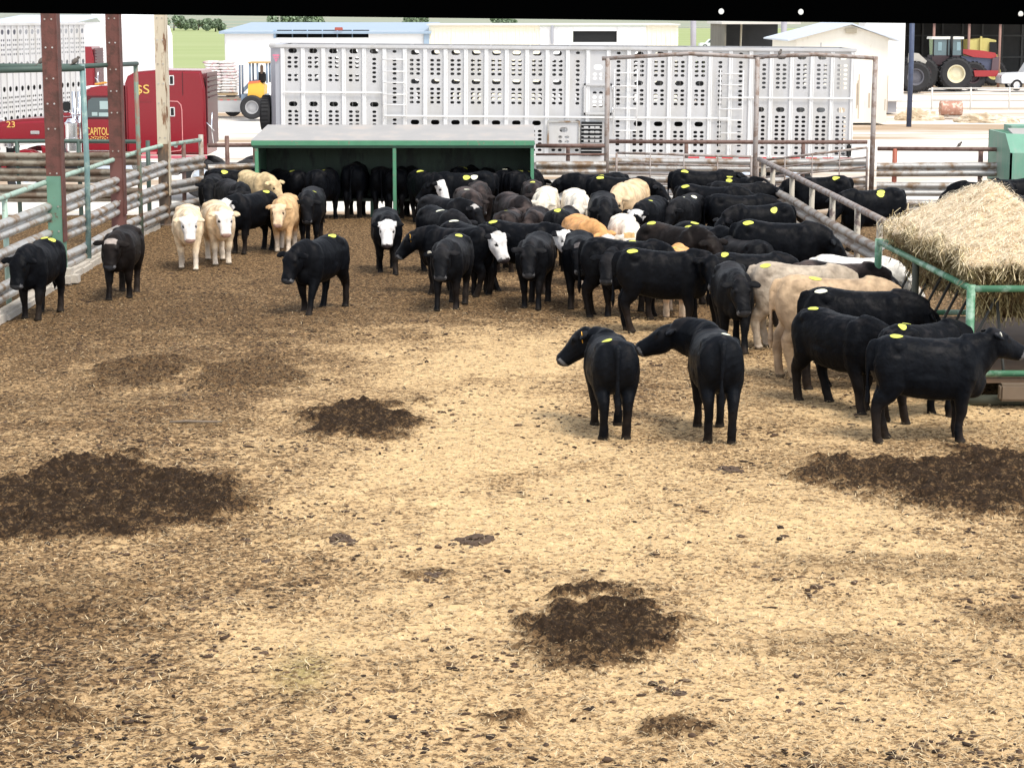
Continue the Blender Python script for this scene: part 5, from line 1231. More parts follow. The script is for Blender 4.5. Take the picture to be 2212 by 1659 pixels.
# ------------------------------------------------------------------ trees beyond the crop
def tree(x, Y, h, wd, seed, label):
    rr = np.random.RandomState(seed); X0 = (x-1106)/FOC*Y; root = empty('tree', (X0, Y, -.05), 0, label, 'tree', 'trees beyond the green crop')
    MB().tube([(0, 0, 0), (.1, 0, h*.3), (0, .1, h*.6)], [.25, .18, .08], 7).tube([(0, 0, h*.3), (wd*.25, 0, h*.6)], [.12, .05], 6).build('trunk', mat('bark', (.08, .06, .045), .9), root)
    nb = 9; c = np.column_stack([rr.uniform(-.4, .4, nb)*wd, rr.uniform(-.4, .4, nb)*wd, rr.uniform(.3, .85, nb)*h]); rad = rr.uniform(.2, .34, nb)*min(wd, h)
    h *= 1.2; n = 1500; k = rr.randint(0, nb, n); u = rr.normal(0, 1, (n, 3)); u /= np.linalg.norm(u, axis=1)[:, None]; p = c[k]+u*rad[k][:, None]*rr.uniform(.7, 1.05, (n, 1))
    p[:, 2] = np.maximum(p[:, 2], .2); a = rr.normal(0, 1, (n, 3)); a /= np.linalg.norm(a, axis=1)[:, None]; b = np.cross(a, rr.normal(0, 1, (n, 3))); b /= np.linalg.norm(b, axis=1)[:, None]; s = .36
    V = np.stack([p+a*s, p+b*s, p-a*s, p-b*s], 1).reshape(-1, 3); col = np.repeat(np.array([.20, .26, .17])[None]*rr.uniform(.5, 1.5, (n, 1)), 4, 0)  # leaf colour lightened to hold the distance haze
    fast_mesh('crown', V, np.arange(n*4), 4, leafm, np.column_stack([col, np.ones(n*4)]), False, root)
leafm = attr_mat('leaves', .7, .2, 2)
for i, (x, Y, h, wd) in enumerate(((240, 640, 4.6, 9), (272, 650, 3.2, 8), (300, 655, 2.9, 7), (325, 650, 3.4, 8), (385, 640, 3.9, 10), (410, 655, 3.5, 8), (437, 650, 3.0, 7), (474, 600, 3.2, 6))):
    tree(x, Y, h, wd, i, ['rounded tree at the left end of the far tree line beside the barn', 'tree of the far line just left of the middle of the two left openings', 'low spreading tree of the far line left of the cream column', 'tree of the far line touching the cream rusted column on its left', 'broad dark tree right of the cream rusted column', 'second tree right of the cream rusted column', 'small tree at the right end of the dark clump', 'lone round tree left of the blue roofed building'][i])
for i, (x, Y, h, wd) in enumerate(((640, 520, 5.2, 14), (680, 540, 4.8, 10), (900, 620, 5.2, 8), (1085, 560, 4.5, 7))):
    tree(x, Y, h, wd, 20+i, ['wide bushy tree top above the blue roof, left one', 'bushy tree top above the middle of the blue roof', 'small green tree above the right end of the blue roof', 'small tree top above the cream building'][i])
# ------------------------------------------------------------------ cattle
coatm = attr_mat('coat', .5, .3, 9, .35, 38, .065, .014)
def loft(cs, ws, hs, up=(0, 0, 1), n=16, ex=1.0, dirs=None):
    """closed tube through centres; half width ws, half height hs; returns verts, quads+tris"""
    cs = np.array(cs, float); m = len(cs); V = []; up = np.array(up, float)
    T = np.gradient(cs, axis=0) if dirs is None else np.array(dirs, float); T /= np.linalg.norm(T, axis=1)[:, None]
    a = np.arange(n)*2*np.pi/n; ca = np.sign(np.cos(a))*np.abs(np.cos(a))**ex; sa = np.sign(np.sin(a))*np.abs(np.sin(a))**ex
    for i in range(m):
        s = np.cross(T[i], up); s /= np.linalg.norm(s)+1e-9; u = np.cross(s, T[i])
        V.append(cs[i]+s*ws[i]*ca[:, None]+u*hs[i]*sa[:, None])
    V = np.concatenate(V+[cs[:1]-T[:1]*min(ws[0], hs[0])*.5, cs[-1:]+T[-1:]*min(ws[-1], hs[-1])*.5]); F = []
    for i in range(m-1):
        for k in range(n): k2 = (k+1) % n; F.append((i*n+k, i*n+k2, (i+1)*n+k2, (i+1)*n+k))
    c0, c1 = m*n, m*n+1
    for k in range(n): k2 = (k+1) % n; F.append((c0, k2, k)); F.append((c1, (m-1)*n+k, (m-1)*n+k2))
    return V, F
def rotz(v, a): c, s = math.cos(a), math.sin(a); return np.array([v[0]*c-v[1]*s, v[0]*s+v[1]*c, v[2]])
def ell(c, r, n=10):
    cs = []; w = []; 
    for k in range(n+1): t = -math.cos(math.pi*k/n)*.985; cs.append((c[0]+r[0]*t, c[1], c[2])); w.append(math.sqrt(max(1-t*t, .02)))
    return loft(cs, [q*r[1] for q in w], [q*r[2] for q in w])
def cow_geo(np_=15, hy=0, hp=45, st=(0, 0, 0, 0), fat=1.0, tail=0, seed=0, nl=1.0):
    """calf-like beef animal facing +X, feet on z=0. np_ neck pitch, hy total head yaw, hp nose-down pitch, st foot offsets FL FR HL HR"""
    parts = []; rr = random.Random(seed)
    X = [-.80, -.765, -.69, -.58, -.45, -.28, -.08, .12, .30, .44, .55, .64, .70]
    top = [1.06, 1.135, 1.185, 1.215, 1.215, 1.185, 1.165, 1.16, 1.165, 1.18, 1.17, 1.12, 1.04]
    bot = [.86, .76, .68, .62, .60, .565, .535, .525, .53, .545, .56, .60, .68]
    wd = [.09, .155, .205, .235, .25, .262, .275, .275, .258, .235, .205, .165, .10]
    belly = fat
    xf = np.concatenate([np.linspace(-.80, -.60, 9), np.linspace(-.55, .50, 22), np.linspace(.53, .70, 8)])
    def sm(v):
        v = np.interp(xf, X, v); q = v.copy()
        for _ in range(3): q[1:-1] = (q[:-2]+2*q[1:-1]+q[2:])/4
        return q
    top = sm(top); bot = sm([b-.055 for b in bot]); wd = sm(wd); X = xf*.90+.01
    cs = [(x, 0, (t+b)/2) for x, t, b in zip(X, top, bot)]
    parts.append(loft(cs, [w_*(1+(belly-1)*(1 if -.4 < x < .3 else .4)) for w_, x in zip(wd, X)], [(t-b)/2 for t, b in zip(top, bot)], n=28, ex=.86, dirs=[(1, 0, 0)]*len(X)))
    # belly roundness, brisket, shoulders, hooks, thighs
    parts.append(ell((-.06, 0, .745), (.46, .285*belly, .26)))
    parts.append(ell((.53, 0, .68), (.17, .13, .20)))
    for s in (-1, 1):
        parts.append(ell((.39, s*.135, .86), (.18, .125, .29)))
        parts.append(ell((-.44, s*.165, 1.085), (.12, .07, .085)))
        parts.append(ell((-.54, s*.125, .90), (.175, .140, .27)))
    # legs: (side, offset)
    for s, o in ((1, st[0]), (-1, st[1])):
        P_ = [(.44, s*.145, .92), (.43+o*.1, s*.155, .74), (.41+o*.25, s*.150, .60), (.43+o*.45, s*.140, .46), (.445+o*.62, s*.135, .355), (.435+o*.78, s*.132, .25), (.435+o*.92, s*.132, .14), (.455+o, s*.132, .075), (.475+o, s*.132, .012)]
        P_ = [(a-.035, b, c) for a, b, c in P_]
        parts.append(loft(P_, [.12, .12, .098, .074, .064, .047, .052, .052, .066], [.16, .145, .12, .084, .070, .052, .056, .056, .072], up=(1, 0, 0), n=12))
    for s, o in ((1, st[2]), (-1, st[3])):
        P_ = [(-.54, s*.13, .98), (-.55+o*.1, s*.145, .82), (-.52+o*.25, s*.150, .68), (-.57+o*.4, s*.145, .56), (-.655+o*.55, s*.135, .455), (-.66+o*.66, s*.132, .39), (-.635+o*.8, s*.130, .26), (-.61+o*.92, s*.130, .14), (-.59+o, s*.130, .07), (-.565+o, s*.130, .012)]
        P_ = [(a+.06, b, c) for a, b, c in P_]
        parts.append(loft(P_, [.135, .135, .122, .090, .066, .058, .050, .054, .052, .066], [.20, .20, .175, .122, .092, .074, .056, .058, .056, .072], up=(1, 0, 0), n=12))
    # tail
    tx = tail*.04
    parts.append(loft([(-.66, 0, 1.13), (-.715, .0, 1.12), (-.755, tx*.3, 1.04), (-.765, tx*.6, .88), (-.76, tx, .70), (-.755, tx, .56), (-.76, tx*1.2, .46), (-.76, tx*1.3, .34)], [.045, .042, .036, .026, .022, .034, .04, .012], [.045, .042, .034, .026, .022, .034, .04, .012], up=(1, 0, 0), n=10))
    # neck
    ny = R(hy)*.72; pitch = R(np_)
    p = np.array([.43, 0, .92]); pts = [p.copy()]; d0 = [np.array([1., 0, .15])]
    L = [q*nl for q in (.12, .115, .11, .10)]
    for i, l in enumerate(L):
        f = (i+.6)/len(L); yaw = ny*min(1, f*1.25); pt = R(12)*(1-f)+pitch*f
        d = rotz(np.array([math.cos(pt), 0, math.sin(pt)]), yaw); p = p+d*l; pts.append(p.copy()); d0.append(d)
    wv = [.19, .172, .15, .135, .12]; hv = [.295, .275, .24, .205, .17]
    if nl > 1.2: wv = [.20, .19, .17, .15, .125]; hv = [.29, .28, .25, .22, .17]
    parts.append(loft(pts, wv, hv, n=16, dirs=d0))
    # head
    S = 1.08; hyr = R(hy); hpr = R(hp)
    F_ = rotz(np.array([math.cos(hpr), 0, -math.sin(hpr)]), hyr); Sd = rotz(np.array([0, 1., 0]), hyr); U = np.cross(F_, Sd)
    poll = pts[-1]+d0[-1]*.05+np.array([0, 0, .035])
    ts = [-.06, 0, .06, .12, .175, .23, .285, .34, .39, .43]; ww = [.08, .112, .130, .138, .130, .112, .098, .096, .100, .072]
    tp = [.05, .065, .072, .065, .052, .038, .028, .022, .018, -.01]; bt = [-.10, -.16, -.20, -.215, -.21, -.195, -.18, -.168, -.158, -.115]
    c = [poll+F_*t*S+U*(a+b)/2*S for t, a, b in zip(ts, tp, bt)]
    parts.append(loft(c, [q*S for q in ww], [(a-b)/2*S for a, b in zip(tp, bt)], up=U, n=16, ex=.88, dirs=[F_]*len(ts)))
    parts.append(ell((0, 0, 0), (.001, .001, .001))) if False else None
    for s in (-1, 1):
        # brow
        q = poll+F_*.115*S+Sd*s*.098*S+U*.03*S; V, Fc = ell((0, 0, 0), (.04, .026, .03), 6); V = q+V[:, :1]*F_+V[:, 1:2]*Sd+V[:, 2:]*U; parts.append((V, Fc))
        e0 = poll+F_*.0*S+Sd*s*.085*S+U*.01; ed = Sd*s-F_*.05+np.array([0, 0, -.12-rr.uniform(0, .25)])+0*U; ed /= np.linalg.norm(ed)
        fw = np.cross(ed, U); 
        pe = [e0+ed*l for l in (0, .05, .10, .15, .195, .215)]
        parts.append(loft(pe, [.030, .052, .070, .066, .044, .018], [.026, .022, .020, .020, .018, .012], up=U+F_*.6*0, n=10))
    nv = 0; VV = []; FF = []
    for V, F in parts: VV.append(V); FF += [tuple(i+nv for i in f) for f in F]; nv += len(V)
    return np.concatenate(VV), FF, dict(poll=poll, F=F_, S=Sd, U=U, s=S)
def cow_mesh(name, pose, coat, vox=.019):
    V, F, H = cow_geo(**pose)
    me = bpy.data.meshes.new('t'); me.from_pydata(V.tolist(), [], F); me.update()
    o = bpy.data.objects.new('t', me); C.objects.link(o)
    m = o.modifiers.new('r', 'REMESH'); m.mode = 'VOXEL'; m.voxel_size = vox
    m = o.modifiers.new('s', 'SMOOTH'); m.factor = .5; m.iterations = 6
    dg = bpy.context.evaluated_depsgraph_get(); e = o.evaluated_get(dg); em = e.to_mesh()
    n = len(em.vertices); co = np.zeros(n*3, np.float32); em.vertices.foreach_get('co', co); co = co.reshape(-1, 3).astype(float)
    nl = len(em.loops); li = np.zeros(nl, np.int32); em.loops.foreach_get('vertex_index', li)
    npoly = len(em.polygons); ls = np.zeros(npoly, np.int32); lt = np.zeros(npoly, np.int32); em.polygons.foreach_get('loop_start', ls); em.polygons.foreach_get('loop_total', lt)
    nn = np.zeros(n*3, np.float32); em.vertices.foreach_get('normal', nn); nn = nn.reshape(-1, 3)
    e.to_mesh_clear(); bpy.data.objects.remove(o); bpy.data.meshes.remove(me)
    sd = pose.get('seed', 0)*3.7
    # muscle and hair relief
    rel = (fbm(co[:, 0]*9+co[:, 2]*3+sd, co[:, 2]*8+co[:, 1]*5+sd, 3)-.5)*.014+(fbm(co[:, 0]*40+sd, co[:, 2]*36+co[:, 1]*22, 2)-.5)*.006
    co = co+nn*rel[:, None]
    # coat colours
    d = co-H['poll']; t = d@H['F']/H['s']; s = d@H['S']/H['s']; u = d@H['U']/H['s']
    head = (t > -.05) & (t < .60) & (np.abs(s) < .152) & (u > -.25) & (u < .12)
    ear = (t > -.14) & (t < .1) & (np.abs(s) > .135) & (np.abs(s) < .38) & (np.abs(u) < .2) & (co[:, 2] > .25)
    z = co[:, 2]; nz = fbm(co[:, 0]*4+sd, co[:, 1]*4+co[:, 2]*3+sd, 3)
    base = np.array(coat['c']); col = np.tile(base, (n, 1)); 
    up = np.clip(nn[:, 2], 0, 1)
    if coat.get('dust'):
        dv = np.array(coat.get('dc', (.13, .095, .075))); a = np.clip((nz-.42)*3, 0, 1)*up*coat['dust']*(z > .8); col = col*(1-a[:, None])+dv*a[:, None]
    dark = base.max() < .1
    if dark:
        # brownish tint low on the legs, dust specks
        a = np.clip((.55-z)/.5, 0, 1)*.9*np.clip((nz-.35)*3, 0, 1); col = col*(1-a[:, None])+np.array([.030, .022, .017])*a[:, None]
        n5 = fbm(co[:, 0]*11+sd, co[:, 1]*11+co[:, 2]*9-sd, 3); a = np.clip((n5-.55)*5, 0, 1)*.35*up; col = col*(1-a[:, None])+np.array([.045, .04, .04])*a[:, None]
    else:
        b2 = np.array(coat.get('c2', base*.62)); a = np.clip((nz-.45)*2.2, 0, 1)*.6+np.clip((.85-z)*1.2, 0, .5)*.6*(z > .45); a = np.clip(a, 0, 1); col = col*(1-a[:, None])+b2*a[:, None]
        if coat.get('socks', 1): a = np.clip((.42-z)/.15, 0, 1)[:, None]*.8; col = col*(1-a)+np.array([.62, .55, .46])*a
    if coat.get('face'):
        fc = np.array(coat['face']); edge = (nz-.5)*.08
        m_ = head & (t > coat.get('ft', -.03)+edge) & (np.abs(s) < coat.get('fw', .16)) & ((u > -.17) | (t > .2))
        col[m_] = fc
        if coat.get('patch'):
            q = (head & (np.abs(t-.15) < .06) & (s*coat['patch'] > .03)); col[q] = base
    if coat.get('poll'):
        q = (np.abs(t) < .05) & (np.abs(s) < .09) & (u > 0); col[q] = np.array(coat['poll'])
    eye = (np.abs(t-.165) < .022) & (np.abs(s) > .088) & (np.abs(u-.0) < .022) & head
    col[eye] = (.006, .005, .005)
    nose = head & (t > .40)
    col[nose & (u > -.12)] = np.array([.035, .036, .04]) if dark and not coat.get('face') else (np.array([.05, .04, .042]) if dark else np.array([.42, .27, .22]))
    if dark:
        rim = head & (t > .375) & (t < .41) & (u < -.02); col[rim] = (.13, .13, .135)  # lighter muzzle tone is a painted wet highlight
    if ear.any() and not dark: col[ear & (nn@H['F'] > .3)] = base*.75
    col[z < .055] = (.03, .025, .02) if dark else (.12, .09, .06)
    me = bpy.data.meshes.new(name); me.vertices.add(n); me.vertices.foreach_set('co', co.astype(np.float32).ravel())
    me.loops.add(nl); me.loops.foreach_set('vertex_index', li); me.polygons.add(npoly); me.polygons.foreach_set('loop_start', ls); me.polygons.foreach_set('loop_total', lt)
    me.polygons.foreach_set('use_smooth', np.ones(npoly, bool)); me.update()
    a = me.color_attributes.new('Col', 'FLOAT_COLOR', 'POINT'); a.data.foreach_set('color', np.column_stack([col, np.ones(n)]).astype(np.float32).ravel())
    me.materials.append(coatm)
    return me, H
tagm = {'y': mat('yellow_sticker', (.62, .64, .10), .6, 0, .12, 9, (.30, .30, .08), (.60, .66), 14), 'w': mat('pale_sticker', (.75, .75, .58), .5, 0, .05, 3), 'e': mat('white_ear_tag', (.72, .70, .60), .4), 'o': mat('orange_ear_tag', (.8, .42, .05), .4)}
def patch_mesh(bvh, x, y, a, b, rot=0.0):
    r = bvh.ray_cast(Vector((x, y, 2)), Vector((0, 0, -1)))
    if r[0] is None: return None
    c, n = r[0], r[1].normalized()
    r = bvh.ray_cast(c+n*.2, -n); c, n = (r[0], r[1].normalized()) if r[0] is not None else (c, n)
    u = Vector((1, 0, 0))-n*n.x; u.normalize(); v = n.cross(u); vs = []; m = 18; rings = 3
    if rot: u, v = u*math.cos(rot)+v*math.sin(rot), v*math.cos(rot)-u*math.sin(rot)
    def hit(q):
        h = bvh.ray_cast(q+n*.1, -n, .25); return (h[0]+n*.006) if h[0] is not None else q+n*.002
    vs.append(hit(c))
    for k in range(1, rings+1):
        for i in range(m):
            q = 2*math.pi*i/m; w_ = 1+.06*math.sin(3*q+x*40); vs.append(hit(c+u*(a*k/rings*math.cos(q)*w_)+v*(b*k/rings*math.sin(q)*w_)))
    fs = [(0, 1+i, 1+(i+1) % m) for i in range(m)]
    for k in range(rings-1):
        for i in range(m): j = (i+1) % m; fs.append((1+k*m+i, 1+(k+1)*m+i, 1+(k+1)*m+j, 1+k*m+j))
    return MB().add(vs, fs, True)
BK = dict(c=(.0032, .0038, .0054)); BR = dict(c=(.009, .007, .0065), dust=.5, dc=(.06, .045, .038)); BD = dict(c=(.0055, .006, .0075), dust=.45, dc=(.04, .038, .04))
BF = dict(c=(.0032, .0038, .0054), face=(.72, .70, .68)); TN = dict(c=(.66, .50, .31), c2=(.42, .26, .12)); TW = dict(c=(.74, .60, .42), c2=(.42, .25, .12), face=(.74, .70, .66))
TO = dict(c=(.66, .36, .15), c2=(.52, .26, .09)); WH = dict(c=(.76, .70, .60), c2=(.66, .55, .42)); BG = dict(c=(.44, .37, .29), c2=(.20, .15, .11), socks=0); CR = dict(c=(.62, .48, .28), c2=(.44, .31, .17))
TS = dict(c=(.62, .40, .21), c2=(.36, .20, .09), face=(.70, .52, .34)); GR = dict(c=(.014, .011, .011), dust=.85, dc=(.10, .075, .068))
WK = (.14, -.12, -.10, .14)
WK2 = (-.12, .14, .13, -.1)
# (mode, x, y, heading, head direction, neck pitch, nose pitch, coat, steps, stickers, ear tag, scale, label)
# mode F: x, y is the ground point under the middle of the body; mode T: x, y is the middle of the back line
COWS = [
('F', 88, 683, -98, -104, 2, 62, BK, WK, [('y', -.42, .08, 0), ('y', -.46, -.10, 0)], None, 1.0, 'black calf walking towards us by the left fence with two yellow stickers on its rump'),
('F', 268, 640, -91, -98, 8, 60, dict(BR, poll=(.35, .3, .27)), WK2, [], None, 1.0, 'brownish black calf walking along the fence in front of the middle column'),
('F', 408, 578, -82, -74, 12, 62, TW, WK, [], None, .97, 'leftmost tan calf with a white face walking towards us'),
('F', 473, 568, -74, -72, 14, 60, TW, WK2, [], None, 1.0, 'second tan calf from the left with a white face and white legs'),
('F', 545, 545, 236, 238, 16, 40, BF, (0, 0, 0, 0), [('y', -.45, 0, 0)], None, 1.0, 'black white faced calf peeping over the tan calf with one yellow sticker on its back'),
('F', 617, 542, -92, -96, 10, 55, TS, WK, [], None, .95, 'tan calf with a tan face standing between two black ones on the left'),
('F', 673, 530, -91, -88, 2, 66, BD, (0, 0, 0, 0), [('y', .30, .1, 0), ('w', .30, -.12, 0)], None, 1.0, 'black calf with lowered head facing us right of the tan faced calf'),
('T', 553, 371, -54, -44, 0, 52, CR, (0, .1, 0, 0), [], None, 1.0, 'cream calf at the back left with its head turned down to the right'),
('T', 458, 381, -90, -84, 12, 52, BD, (0, 0, 0, 0), [], None, .95, 'curly polled black calf facing us in the far left corner'),
('T', 508, 368, 8, 20, 12, 35, BK, (0, 0, 0, 0), [('y', -.3, 0, 0)], None, 1.0, 'black cow side on in the far left corner with a yellow sticker'),
('T', 505, 390, -62, -110, 0, 50, BD, (0, 0, 0, 0), [], None, 1.0, 'blue black calf in the corner in front of the cream calf'),
('T', 622, 366, 128, 140, -25, 55, BK, (0, 0, 0, 0), [('y', -.35, .0, 0)], None, 1.0, 'first black cow at the left end of the feed bunk seen from behind'),
('T', 698, 369, 74, 90, -30, 55, BK, (0, 0, 0, 0), [('y', .1, .12, 0)], None, 1.0, 'second black cow at the bunk with a sticker on its left side'),
('T', 767, 356, 88, 90, -30, 55, BK, (0, 0, 0, 0), [], None, 1.06, 'biggest black rump at the bunk left of the middle green post'),
('T', 824, 361, 92, 90, -30, 55, BK, (0, .1, 0, 0), [], None, 1.0, 'narrow black rump at the bunk just left of the middle green post'),
('T', 862, 365, 84, 90, -30, 55, BK, (0, 0, .1, 0), [], None, .98, 'black rump at the bunk directly behind the middle green post'),
('T', 889, 360, -88, -92, 10, 50, BK, (0, 0, 0, 0), [('y', .1, .12, 0), ('y', .1, -.12, 0)], None, .98, 'black cow at the bunk with a pair of yellow stickers right of the green post'),
('T', 922, 373, -62, -58, 0, 62, BF, (0, 0, 0, .1), [('y', -.3, 0, 1.2)], None, 1.0, 'black white faced calf standing at the bunk looking at us'),
('T', 1005, 371, 176, 180, -20, 45, BK, (0, 0, 0, 0), [('y', -.05, .12, 0), ('w', -.25, .12, 0)], None, 1.05, 'long black cow side on before the bunk with yellow and white stickers'),
('T', 1005, 362, 70, 80, -25, 55, BK, (0, 0, 0, 0), [('y', -.35, .08, 1), ('y', -.35, -.1, 0)], None, 1.0, 'black cow mostly hidden at the bunk with two small stickers showing'),
('T', 1052, 362, -95, -92, 34, 25, BK, (0, 0, 0, 0), [], None, .98, 'black cow with raised head and pricked ears under the bunk roof'),
('T', 1092, 364, 86, 90, -30, 55, BK, (0, 0, 0, 0), [('w', -.45, 0, 0)], None, 1.02, 'black rump with a white mark at the right part of the bunk'),
('T', 1134, 371, 60, 70, -20, 55, BK, (0, 0, 0, 0), [('y', -.3, .05, 0), ('y', .2, .0, 0)], None, .98, 'last black cow at the bunk by the right green post'),
('T', 1288, 374, 180, 178, 6, 38, BK, (0, 0, .1, 0), [('y', -.10, 0, 0)], None, 1.05, 'black cow side on facing left beside the bunk by the back fence'),
('T', 1340, 381, -6, -25, 4, 42, BK, (0, 0, 0, 0), [('y', -.50, .0, 0)], None, 1.05, 'black cow side on facing right before the left facing one by the back fence'),
('T', 1515, 369, 3, 6, 22, 20, BK, (0, 0, 0, 0), [('y', -.45, 0, 0)], None, 1.06, 'black cow with raised head standing along the back gates'),
('T', 1592, 379, -28, -42, 2, 50, BK, (0, 0, 0, 0), [('y', -.2, .10, 0), ('y', -.15, -.12, 0)], None, .98, 'black cow by the centre gate post with two stickers turning to us'),
('T', 1597, 397, -8, 0, 8, 35, BD, (0, 0, 0, 0), [], None, 1.0, 'grey polled dark cow behind the crowd near the divider'),
('T', 1535, 405, -18, -10, 0, 40, BK, (0, 0, 0, 0), [('y', -.55, .0, 0)], None, 1.08, 'large black cow in the back right crowd with one sticker at its rump'),
('T', 1482, 421, -112, -130, -8, 50, BD, (0, 0, 0, 0), [('w', -.2, .1, 0), ('w', .2, -.1, 0)], None, 1.0, 'dusty dark calf in the crowd with two pale marks'),
('T', 1597, 420, 6, 4, 0, 35, BK, (0, 0, 0, 0), [], None, 1.0, 'plain black cow showing its hanging tail in the right crowd'),
('T', 1643, 444, 195, 215, -22, 45, BK, (0, 0, 0, 0), [('y', -.25, .1, .6)], None, 1.0, 'black cow close to the divider with folded neck and one sticker'),
('T', 1682, 482, -9, -12, -18, 48, BK, (0, 0, 0, 0), [('y', -.52, 0, 0)], None, 1.14, 'big glossy black cow standing along the divider fence with lowered head'),
('T', 1728, 570, -9, 5, -18, 50, BG, (0, 0, .12, -.1), [('y', -.55, .0, 0)], None, 1.05, 'large beige cow seen from behind walking to the hay feeder'),
('T', 1800, 602, -3, 0, -18, 50, dict(BG, c=(.46, .33, .21)), (0, 0, -.05, .12), [('y', -.25, .10, 0)], None, 1.14, 'tan cow with hanging tail next to the feeder between beige and black'),
('T', 1860, 627, -6, 0, -20, 50, BK, (0, 0, .1, -.05), [('w', -.55, .02, 0)], None, 1.10, 'black cow reaching into the hay feeder with a pale sticker on its rump'),
('T', 1818, 672, -54, -30, -20, 40, BK, WK2, [('y', -.50, .04, 0)], None, 1.02, 'black cow right of centre with its head down against the nearest cow'),
('T', 1812, 566, -10, -4, -20, 45, GR, (0, 0, 0, 0), [], None, .98, 'dusty dark back between the beige cow and the white backed cow'),
('T', 1846, 556, -10, -4, -20, 45, dict(WH, c=(.74, .72, .68)), (0, 0, 0, 0), [], None, .98, 'white backed cow reaching the left corner of the hay feeder'),
('F', 2003, 951, 3, 8, 58, 22, dict(BK, c=(.0038, .0048, .0070)), (.02, -.05, .1, -.08), [('y', -.48, .10, 0)], 'e', 1.0, 'nearest black cow at the right edge with a large yellow sticker and raised head'),
('F', 1990, 905, 38, 20, -15, 50, BK, (0, 0, 0, 0), [('y', -.35, .14, .3), ('y', -.55, .02, 1)], None, .98, 'black cow behind the nearest one showing two stickers over its back'),
('F', 1318, 932, 94, 178, 30, 44, dict(BK, c=(.0038, .0048, .0070)), (0, .03, 0, 0), [('y', -.50, .10, .5)], 'o', .98, 'black cow standing tail on with its head turned left, orange ear tag'),
('F', 1542, 938, 92, 176, 6, 24, dict(BK, c=(.0038, .0048, .0070)), (.05, .12, 0, -.05), [('w', -.45, -.12, -.5)], None, 1.0, 'black cow seen tail on stretching its neck to sniff its neighbour'),
('F', 1430, 716, -3, -85, 18, 48, BK, (.06, 0, -.04, .05), [('y', -.52, .02, 0)], None, 1.06, 'black cow side on in the middle with its head turned to face us'),
('F', 1345, 682, -112, -104, 14, 50, BD, (0, 0, 0, 0), [('y', -.40, 0, 0)], None, .98, 'black calf facing us at the left flank of the side on cow'),
('F', 1251, 662, -92, -88, 16, 50, dict(BK, poll=(.1, .09, .09)), (.03, -.03, 0, 0), [], None, 1.02, 'black calf with a speckled poll facing us in the middle front'),
('T', 1350, 522, -14, -60, -4, 48, BK, (0, 0, 0, 0), [], None, 1.04, 'black cow side on behind the speckled polled calf'),
('T', 1458, 490, -46, -52, 0, 58, BR, (0, 0, 0, 0), [('y', -.50, .02, 0)], None, 1.08, 'dusty brown black cow slanting right with lowered head in the crowd'),
('T', 1521, 485, -56, -60, 10, 62, BF, (0, 0, 0, 0), [('y', -.30, .12, 0), ('y', -.25, -.10, 0)], None, 1.05, 'black cow whose white face hangs down behind the brown black cow'),
('T', 1606, 516, 120, 90, -20, 45, BD, (0, 0, 0, 0), [], None, .95, 'bluish black back in front of the big glossy cow'),
('T', 1622, 545, 14, 10, -20, 45, BK, (0, 0, 0, 0), [('y', -.55, .05, .9)], None, .98, 'black calf with a yellow sticker just above the beige cow'),
('F', 1580, 752, -90, -80, 10, 55, BD, WK, [], None, 1.0, 'black calf facing us between the side on cow and the beige cow'),
('F', 1460, 681, 82, 60, -15, 60, dict(TO), (0, 0, 0, .1), [('y', -.5, .05, 0)], None, .94, 'orange tan calf whose back shows above the side on black cow'),
('T', 1350, 470, -88, -86, -18, 66, dict(WH, poll=(.55, .36, .16)), (0, 0, 0, 0), [], None, 1.0, 'white calf with a tan poll and lowered head in the middle of the crowd'),
('T', 1262, 474, -74, -40, -4, 50, dict(TO, c=(.62, .32, .13), face=(.74, .66, .6), ft=.06), (0, 0, 0, 0), [], None, 1.0, 'orange calf with a pale face behind the speckled polled calf'),
('T', 1404, 428, -108, -128, -2, 48, dict(BF, patch=1), (0, 0, 0, 0), [('y', .2, 0, 0)], None, 1.0, 'black calf with a white face and black eye patch beside the white calf'),
('T', 1358, 396, -110, -112, -6, 55, dict(TN, c=(.70, .52, .33)), (0, 0, 0, 0), [], None, 1.12, 'big tan cow standing high at the back of the crowd'),
('T', 1304, 422, -90, -90, -8, 62, BD, (0, 0, 0, 0), [], None, 1.04, 'round black calf facing us left of the big tan cow'),
('T', 1245, 413, -86, -95, -20, 60, WH, (0, 0, 0, 0), [], None, 1.0, 'white calf at the back, right one of the white pair'),
('T', 1178, 407, -95, -98, -4, 62, dict(WH, c=(.72, .66, .55)), (0, 0, 0, 0), [], None, 1.02, 'cream white calf at the back with spread ears, left one of the white pair'),
('T', 1217, 450, 74, 95, -20, 45, BD, (0, 0, 0, 0), [('y', -.35, .0, 0), ('y', -.6, .02, 0)], None, .98, 'black rump with two stickers below the white pair'),
('T', 1152, 394, -88, -80, -6, 50, GR, (0, 0, 0, 0), [('y', -.2, 0, 0)], None, .98, 'dark brown calf with one sticker left of the cream white calf'),
('T', 1112, 421, -72, -66, -8, 60, GR, (0, 0, 0, 0), [], None, 1.0, 'dusty brown calf with lowered head near the right end of the bunk'),
('T', 1156, 452, -98, -110, -12, 50, GR, (0, 0, 0, 0), [], None, .94, 'small dusty calf back in the middle of the crowd'),
('T', 1099, 454, 80, 60, -20, 45, GR, (0, 0, 0, 0), [('y', -.30, .02, 0)], None, .96, 'greyish back with one sticker in the middle of the crowd'),
('T', 1124, 483, -18, -46, 14, 50, BF, (0, 0, 0, .1), [('y', -.55, .05, 0)], None, 1.02, 'black cow side on whose white face points right in the centre of the crowd'),
('F', 1156, 662, -100, -92, 8, 56, BD, WK, [], None, 1.0, 'black calf stepping towards us in the middle front of the crowd'),
